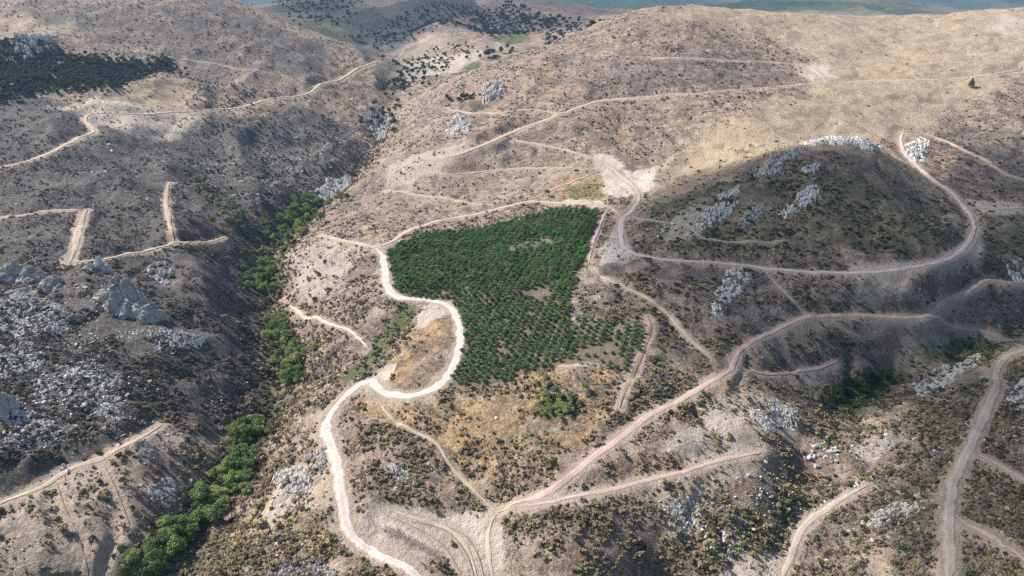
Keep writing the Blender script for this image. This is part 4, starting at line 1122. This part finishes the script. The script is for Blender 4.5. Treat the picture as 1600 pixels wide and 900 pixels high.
# ------------------------------------------------------------------ uncounted growth and rubble: points that carry copies of things in the scene
def scatter(name, label, xyz, scl, rotz, protos, mat=None, flat=None):
    n = len(xyz)
    me = bpy.data.meshes.new(name); me.vertices.add(n)
    me.vertices.foreach_set('co', np.asarray(xyz, np.float32).ravel())
    a = me.attributes.new('size', 'FLOAT_VECTOR', 'POINT')
    sv = np.repeat(np.asarray(scl)[:, None], 3, 1)
    if flat is not None: sv[:, 2] *= flat
    a.data.foreach_set('vector', sv.astype(np.float32).ravel())
    a = me.attributes.new('turn', 'FLOAT_VECTOR', 'POINT')
    a.data.foreach_set('vector', np.stack([np.zeros(n), np.zeros(n), rotz], 1).astype(np.float32).ravel())
    a = me.attributes.new('which', 'INT', 'POINT')
    a.data.foreach_set('value', rng.integers(0, len(protos), n).astype(np.int32))
    o = bpy.data.objects.new(name, me); COL.objects.link(o)
    ng = bpy.data.node_groups.new(name, 'GeometryNodeTree')
    ng.interface.new_socket('Geometry', in_out='INPUT', socket_type='NodeSocketGeometry')
    ng.interface.new_socket('Geometry', in_out='OUTPUT', socket_type='NodeSocketGeometry')
    gi = ng.nodes.new('NodeGroupInput'); go = ng.nodes.new('NodeGroupOutput')
    iop = ng.nodes.new('GeometryNodeInstanceOnPoints')
    jn = ng.nodes.new('GeometryNodeJoinGeometry')
    for p in reversed(protos):
        oi = ng.nodes.new('GeometryNodeObjectInfo'); oi.inputs['Object'].default_value = p; oi.inputs['As Instance'].default_value = True
        oi.transform_space = 'ORIGINAL'
        ng.links.new(oi.outputs['Geometry'], jn.inputs[0])
    def attr(nm, t):
        k = ng.nodes.new('GeometryNodeInputNamedAttribute'); k.data_type = t; k.inputs['Name'].default_value = nm
        return k.outputs['Attribute']
    ng.links.new(gi.outputs[0], iop.inputs['Points'])
    ng.links.new(jn.outputs[0], iop.inputs['Instance'])
    iop.inputs['Pick Instance'].default_value = True
    ng.links.new(attr('which', 'INT'), iop.inputs['Instance Index'])
    ng.links.new(attr('turn', 'FLOAT_VECTOR'), iop.inputs['Rotation'])
    ng.links.new(attr('size', 'FLOAT_VECTOR'), iop.inputs['Scale'])
    last = iop.outputs[0]
    if mat is not None:
        sm = ng.nodes.new('GeometryNodeSetMaterial'); sm.inputs['Material'].default_value = mat
        ng.links.new(last, sm.inputs[0]); last = sm.outputs[0]
    ng.links.new(last, go.inputs[0])
    md = o.modifiers.new('scatter', 'NODES'); md.node_group = ng
    return tag(o, label, None, None, 'stuff')


rest = order[300:]
scatter('orchard_rows', 'dense dark green orchard rows filling the terrace behind the front rows',
        np.column_stack([rows[rest], zz[rest]]), osize[rest], rz_[rest], orch_first)

# scrub: one singled-out bush of each kind stands in the scene, the rest is a mass
def bush_mesh(name, seed, mat, n=90, leaf=0.2):
    return crown_mesh(name, seed, n, 5, 0.62, 0.46, 0.34, leaf, mat)


def single(name, me, px, py, s, label, cat, group):
    xy = cast([(px, py)])[0]
    o = bpy.data.objects.new(name, me); COL.objects.link(o)
    o.location = (xy[0], xy[1], float(Zat(*xy))); o.scale = (s, s, s)
    return tag(o, label, cat, group)


dry_p = [single('dry_shrub', bush_mesh('dry_shrub', 600 + k, MAT_DRY), px, py, 1.6, lb, 'shrub', None) for k, (px, py, lb) in enumerate([
    (618, 690, 'brown shrub beside the overgrown path below the hairpin'), (745, 655, 'brown shrub on the orange slope below the orchard'), (860, 730, 'brown shrub left of the reddish earth road')])]
bur_p = [single('charred_shrub', bush_mesh('charred_shrub', 620 + k, MAT_BURNT, 70, 0.17), px, py, 1.5, lb, 'shrub', None) for k, (px, py, lb) in enumerate([
    (230, 575, 'charred shrub on the dark slope below the tall crag'), (320, 480, 'charred shrub on the slope between crag and gully'), (60, 365, 'charred shrub below the track at the left edge')])]
grn_p = [single('green_shrub', bush_mesh('green_shrub', 640 + k, MAT_GREENSCRUB), px, py, 1.7, lb, 'shrub', None) for k, (px, py, lb) in enumerate([
    (1400, 700, 'green shrub between the gravel roads'), (1060, 690, 'green shrub on the pale scree above the lower red road'), (1345, 500, 'green shrub under the red earth road')])]


def maskat(M, x, y): return Zat(x, y, M.reshape(NY, NX))

NS = 720000
sx = rng.uniform(-1, 1, NS); st = rng.uniform(math.log(140 + C0), math.log(1600 + C0), NS)
sy = np.exp(st) - C0
sxx = sx * (0.84 * sy + 170)
mb, mg, mp, mo = (maskat(M, sxx, sy) for M in (BURN_DARK, GOLD, PALE, ORANGE))
mbare = maskat(BARE, sxx, sy)
mgr, mm, mr, md_, mi = (maskat(M, sxx, sy) for M in (GREEN, MAUVE, DUST, np.clip(ROADD, -9, 30), inorch))
clear = (md_ > 1.4) & (mi < 0.3)
clump = fbm(sxx, sy, 26, 71, 3) * 0.5 + 0.5
clump2 = fbm(sxx, sy, 9, 73, 2) * 0.5 + 0.5
u1 = rng.random(NS)
dens = (1 - mbare) * np.clip(0.9 - 0.9 * mp - 0.86 * mg - 0.25 * mr - 0.6 * smooth(0.5, 0.95, mo), 0.03, 1) * smooth(0.33, 0.60, clump * 0.6 + clump2 * 0.4)
ok = clear & (u1 < dens * (1 - 0.45 * smooth(380, 700, sy)))
px_, py_ = sxx[ok], sy[ok]
pz_ = Zat(px_, py_)
kind_u = rng.random(ok.sum())
pb = np.clip(mb[ok] * 1.0, 0, 0.92); pg = np.clip(0.07 + mgr[ok] * 0.8 + 0.3 * mb[ok] * (px_ > 40), 0, 0.85)
kind = np.where(kind_u < pg, 2, np.where(kind_u < pg + (1 - pg) * np.maximum(pb, 0.15), 1, 0))
siz = rng.lognormal(0.0, 0.6, ok.sum()) * 0.85
siz = np.minimum(siz, 3.2) * (1 + 0.25 * smooth(600, 1200, py_))
siz *= np.where(kind == 2, 1.15, 1.0)
for k, (nm, lb, pr) in enumerate([('dry_scrub', 'brown dry scrub covering the open slopes', dry_p), ('charred_scrub', 'charred low scrub on the burnt slopes', bur_p), ('green_scrub', 'low green scrub in the hollows and on the shaded slopes', grn_p)]):
    s_ = kind == k
    scatter(nm, lb, np.column_stack([px_[s_], py_[s_], pz_[s_] - 0.05]), siz[s_], rng.uniform(0, 6.28, s_.sum()), pr, flat=0.75)
    print(nm, s_.sum())

gl = cast([(225, 905), (265, 855), (310, 812), (345, 770), (375, 735), (390, 700), (402, 655), (450, 590), (440, 530), (428, 490), (415, 430), (430, 385), (470, 335), (510, 305), (560, 260), (600, 195)])
gl = catmull(gl, 3.0)
q = gl[rng.integers(0, len(gl), 3200)] + rng.normal(0, 1, (3200, 2)) * np.array([17, 17])
q = q[maskat(np.clip(ROADD, -9, 30), q[:, 0], q[:, 1]) > 1.5]
scatter('scorched_thicket', 'brown scorched thicket on both banks of the main gully', np.column_stack([q, Zat(q[:, 0], q[:, 1]) - 0.1]), rng.lognormal(0.75, 0.35, len(q)), rng.uniform(0, 6.28, len(q)), bur_p + dry_p[:1])

# rubble
NR = 150000
sx = rng.uniform(-1, 1, NR); st = rng.uniform(math.log(140 + C0), math.log(1100 + C0), NR)
sy = np.exp(st) - C0; sxx = sx * (0.74 * sy + 90)
ROCKY = union(
    poly_mask([(-40, 420), (150, 430), (250, 500), (290, 560), (250, 640), (150, 680), (-40, 740)], 14, 12),
    0.6 * poly_mask([(140, 660), (330, 640), (390, 560), (330, 700), (260, 800), (220, 760)], 10, 8),
    0.55 * poly_mask([(1020, 760), (1150, 720), (1260, 690), (1330, 700), (1290, 780), (1180, 840), (1050, 850)], 10, 8),
    0.45 * poly_mask([(1340, 640), (1600, 580), (1640, 920), (1260, 920), (1330, 780)], 10, 8),
    0.4 * poly_mask([(1080, 340), (1250, 250), (1300, 320), (1200, 370)], 10, 8),
    0.35 * poly_mask([(380, 900), (440, 740), (515, 690), (540, 830), (560, 900)], 8, 8),
    0.35 * poly_mask([(440, 480), (500, 370), (560, 380), (600, 460), (480, 560)], 8, 8),
    0.4 * poly_mask([(30, 300), (60, 230), (300, 240), (480, 190), (560, 190), (520, 290), (400, 360), (250, 330)], 20, 20),
    0.3 * poly_mask([(560, 340), (600, 240), (700, 180), (740, 200), (650, 300)], 20, 20),
)
mk = maskat(ROCKY, sxx, sy); md_ = maskat(np.clip(ROADD, -9, 30), sxx, sy); mi = maskat(inorch, sxx, sy)
cl = fbm(sxx, sy, 14, 81, 3) * 0.5 + 0.5
ok = (md_ > 0.5) & (mi < .3) & (rng.random(NR) < np.clip(mk, 0.015, 1) * smooth(0.34, 0.66, cl))
scatter('stone_rubble', 'loose pale stones strewn over the rocky slopes', np.column_stack([sxx[ok], sy[ok], Zat(sxx[ok], sy[ok]) + 0.05]),
        np.minimum(rng.lognormal(-0.85, 0.55, ok.sum()), 1.6) * (1 + 0.9 * smooth(450, 900, sy[ok])), rng.uniform(0, 6.28, ok.sum()), B2[:5], flat=0.7)
print('rubble', ok.sum())

# woods: the thicket on the left hill and the far forests
def wood(name, label, pp, n, smin, smax, protos, seed, zs=1.0):
    P = cast(pp); r = np.random.default_rng(seed); lo, hi = P.min(0) - 30, P.max(0) + 30
    q = lo + r.random((n * 8, 2)) * (hi - lo)
    q = q[poly_val(P, q[:, 0], q[:, 1], 60, 22) > r.random(len(q))][:n]
    scatter(name, label, np.column_stack([q, Zat(q[:, 0], q[:, 1]) - 0.3]), r.uniform(smin, smax, len(q)), r.uniform(0, 6.28, len(q)), protos)


dark_crowns = [o for o in bpy.data.objects if o.name.startswith('crown') and o.data in [k[0] for k in TREED]]
seen = {}
for o in dark_crowns: seen.setdefault(o.data.name, o)
dark_crowns = list(seen.values())
wood('thicket', 'dark green thicket on the far left hillside', [(-40, 70), (30, 66), (70, 70), (110, 88), (180, 98), (262, 100), (270, 115), (215, 120), (150, 138), (60, 146), (-40, 150)], 2300, 0.35, 1.0, dark_crowns, 91)
wood('scorched_wood', 'dark scorched wood across the upper gorge slopes', [(300, 190), (360, 182), (500, 178), (540, 215), (520, 270), (440, 330), (380, 350), (330, 320), (300, 270)], 420, 0.22, 0.55, dark_crowns, 96)
wood('roadside_thicket', 'dark thicket between the orchard top and the tan road', [(640, 366), (690, 352), (745, 342), (775, 342), (740, 354), (690, 360)], 40, 0.2, 0.42, dark_crowns, 97)
wood('hillside_thicket', 'low dark thicket on the slope above the pale bend of the left road', [(280, 140), (340, 132), (420, 150), (400, 160), (310, 165)], 90, 0.3, 0.6, dark_crowns, 98)
wood('far_forest', 'dark forest on the distant hills', [(740, 20), (800, 6), (900, 30), (930, 40), (850, 50), (770, 60), (740, 50)], 520, 0.8, 1.9, dark_crowns, 92)
wood('far_forest', 'blue green woods on the far left slopes', [(380, 2), (560, 2), (560, 30), (520, 55), (470, 40)], 1100, 0.8, 1.9, dark_crowns, 93)
wood('far_forest', 'dark woods on the shaded flank of the distant hill', [(540, 60), (600, 30), (690, 5), (760, 10), (720, 40), (660, 60), (600, 80)], 420, 0.6, 1.5, dark_crowns, 94)
wood('valley_trees', 'scattered trees and orchards on the far valley floor', [(600, 120), (640, 85), (720, 70), (760, 75), (690, 110), (640, 125)], 160, 0.6, 1.2, dark_crowns, 95)

# ------------------------------------------------------------------ cloud bank overhead (above the frame) whose shade lies on the right half
def cloud(name, label, ground_px, base, thick, dens, seed, soft=60.0):
    G = cast(ground_px) if not isinstance(ground_px, np.ndarray) else ground_px
    off = np.array([SUN_DIR.x, SUN_DIR.y]) / SUN_DIR.z * base
    P = G + off
    lo, hi = P.min(0) - 120, P.max(0) + 120
    nx = int(min(160, (hi[0] - lo[0]) / 12)); ny = int(min(160, (hi[1] - lo[1]) / 12))
    X, Y = np.meshgrid(np.linspace(lo[0], hi[0], nx), np.linspace(lo[1], hi[1], ny))
    d = poly_val(P, X.ravel(), Y.ravel(), soft, 26).reshape(X.shape)
    lump = 0.55 + 0.45 * fbm(X, Y, 110, seed, 3)
    t = thick * d * np.clip(lump, 0.15, 1)
    inside = t > 0.02 * thick
    top = base + t; bot = base - 0.35 * t
    vid = -np.ones(X.shape, int); V = []
    ys, xs = np.where(inside)
    vid[ys, xs] = np.arange(len(ys))
    n = len(ys)
    V = np.vstack([np.column_stack([X[ys, xs], Y[ys, xs], top[ys, xs]]), np.column_stack([X[ys, xs], Y[ys, xs], bot[ys, xs]])])
    a, b, c, e = vid[:-1, :-1], vid[:-1, 1:], vid[1:, 1:], vid[1:, :-1]
    okq = (a >= 0) & (b >= 0) & (c >= 0) & (e >= 0)
    q = np.stack([a[okq], b[okq], c[okq], e[okq]], 1)
    edges = {}
    faces = q.tolist() + (q[:, ::-1] + n).tolist()
    for f in q.tolist():
        for i in range(4):
            k = (f[i], f[(i + 1) % 4])
            if (k[1], k[0]) in edges: edges.pop((k[1], k[0]))
            else: edges[k] = 1
    for (i, j) in edges: faces.append([j, i, i + n, j + n])
    m = bpy.data.materials.new('cloud_vapour'); m.use_nodes = True
    nt = m.node_tree; nt.nodes.remove(nt.nodes['Principled BSDF'])
    v = nt.nodes.new('ShaderNodeVolumePrincipled'); v.inputs['Color'].default_value = (0.95, 0.96, 0.98, 1); v.inputs['Density'].default_value = dens; v.inputs['Anisotropy'].default_value = 0.5
    nt.links.new(v.outputs[0], nt.nodes['Material Output'].inputs['Volume'])
    o = mesh_obj(name, V, faces, m)
    return tag(o, label, None, None, 'stuff')


cloud('cloud', 'white cloud bank drifting above the right hand slopes',
      [(965, 335), (1035, 306), (1110, 266), (1200, 238), (1285, 224), (1370, 242), (1460, 285), (1500, 292), (1600, 232), (1700, 232), (1720, 500), (1720, 900), (1330, 960), (1230, 830), (1290, 720), (1330, 640), (1260, 570), (1120, 545), (1030, 500), (950, 470), (920, 400)], 900, 60, 0.026, 3)
cloud('cloud', 'white cloud drifting above the far forest hill',
      np.array([(-1100., 2100.), (-500., 1950.), (0., 2150.), (350., 2250.), (700., 2700.), (300., 3300.), (-600., 3300.), (-1200., 2700.)]), 1300, 90, 0.011, 8, 160)

# ------------------------------------------------------------------ haze: one even box of air
hz = bpy.data.materials.new('haze_air'); hz.use_nodes = True
nt = hz.node_tree; nt.nodes.remove(nt.nodes['Principled BSDF'])
v = nt.nodes.new('ShaderNodeVolumePrincipled')
v.inputs['Color'].default_value = (0.36, 0.62, 1.0, 1); v.inputs['Density'].default_value = 0.00005; v.inputs['Anisotropy'].default_value = 0.2
nt.links.new(v.outputs[0], nt.nodes['Material Output'].inputs['Volume'])
zlo, zhi = float(GZ.min()) - 3, max(float(GZ.max()) + 40, CAM_Z + 40)
x, y0, y1 = 14500.0, -300.0, 15500.0
o = mesh_obj('haze', [(-x, y0, zlo), (x, y0, zlo), (x, y1, zlo), (-x, y1, zlo), (-x, y0, zhi), (x, y0, zhi), (x, y1, zhi), (-x, y1, zhi)],
             [(0, 3, 2, 1), (4, 5, 6, 7), (0, 1, 5, 4), (1, 2, 6, 5), (2, 3, 7, 6), (3, 0, 4, 7)], hz)
tag(o, 'thin blue haze in the valley air', None, None, 'stuff')
print('z range', zlo, zhi)
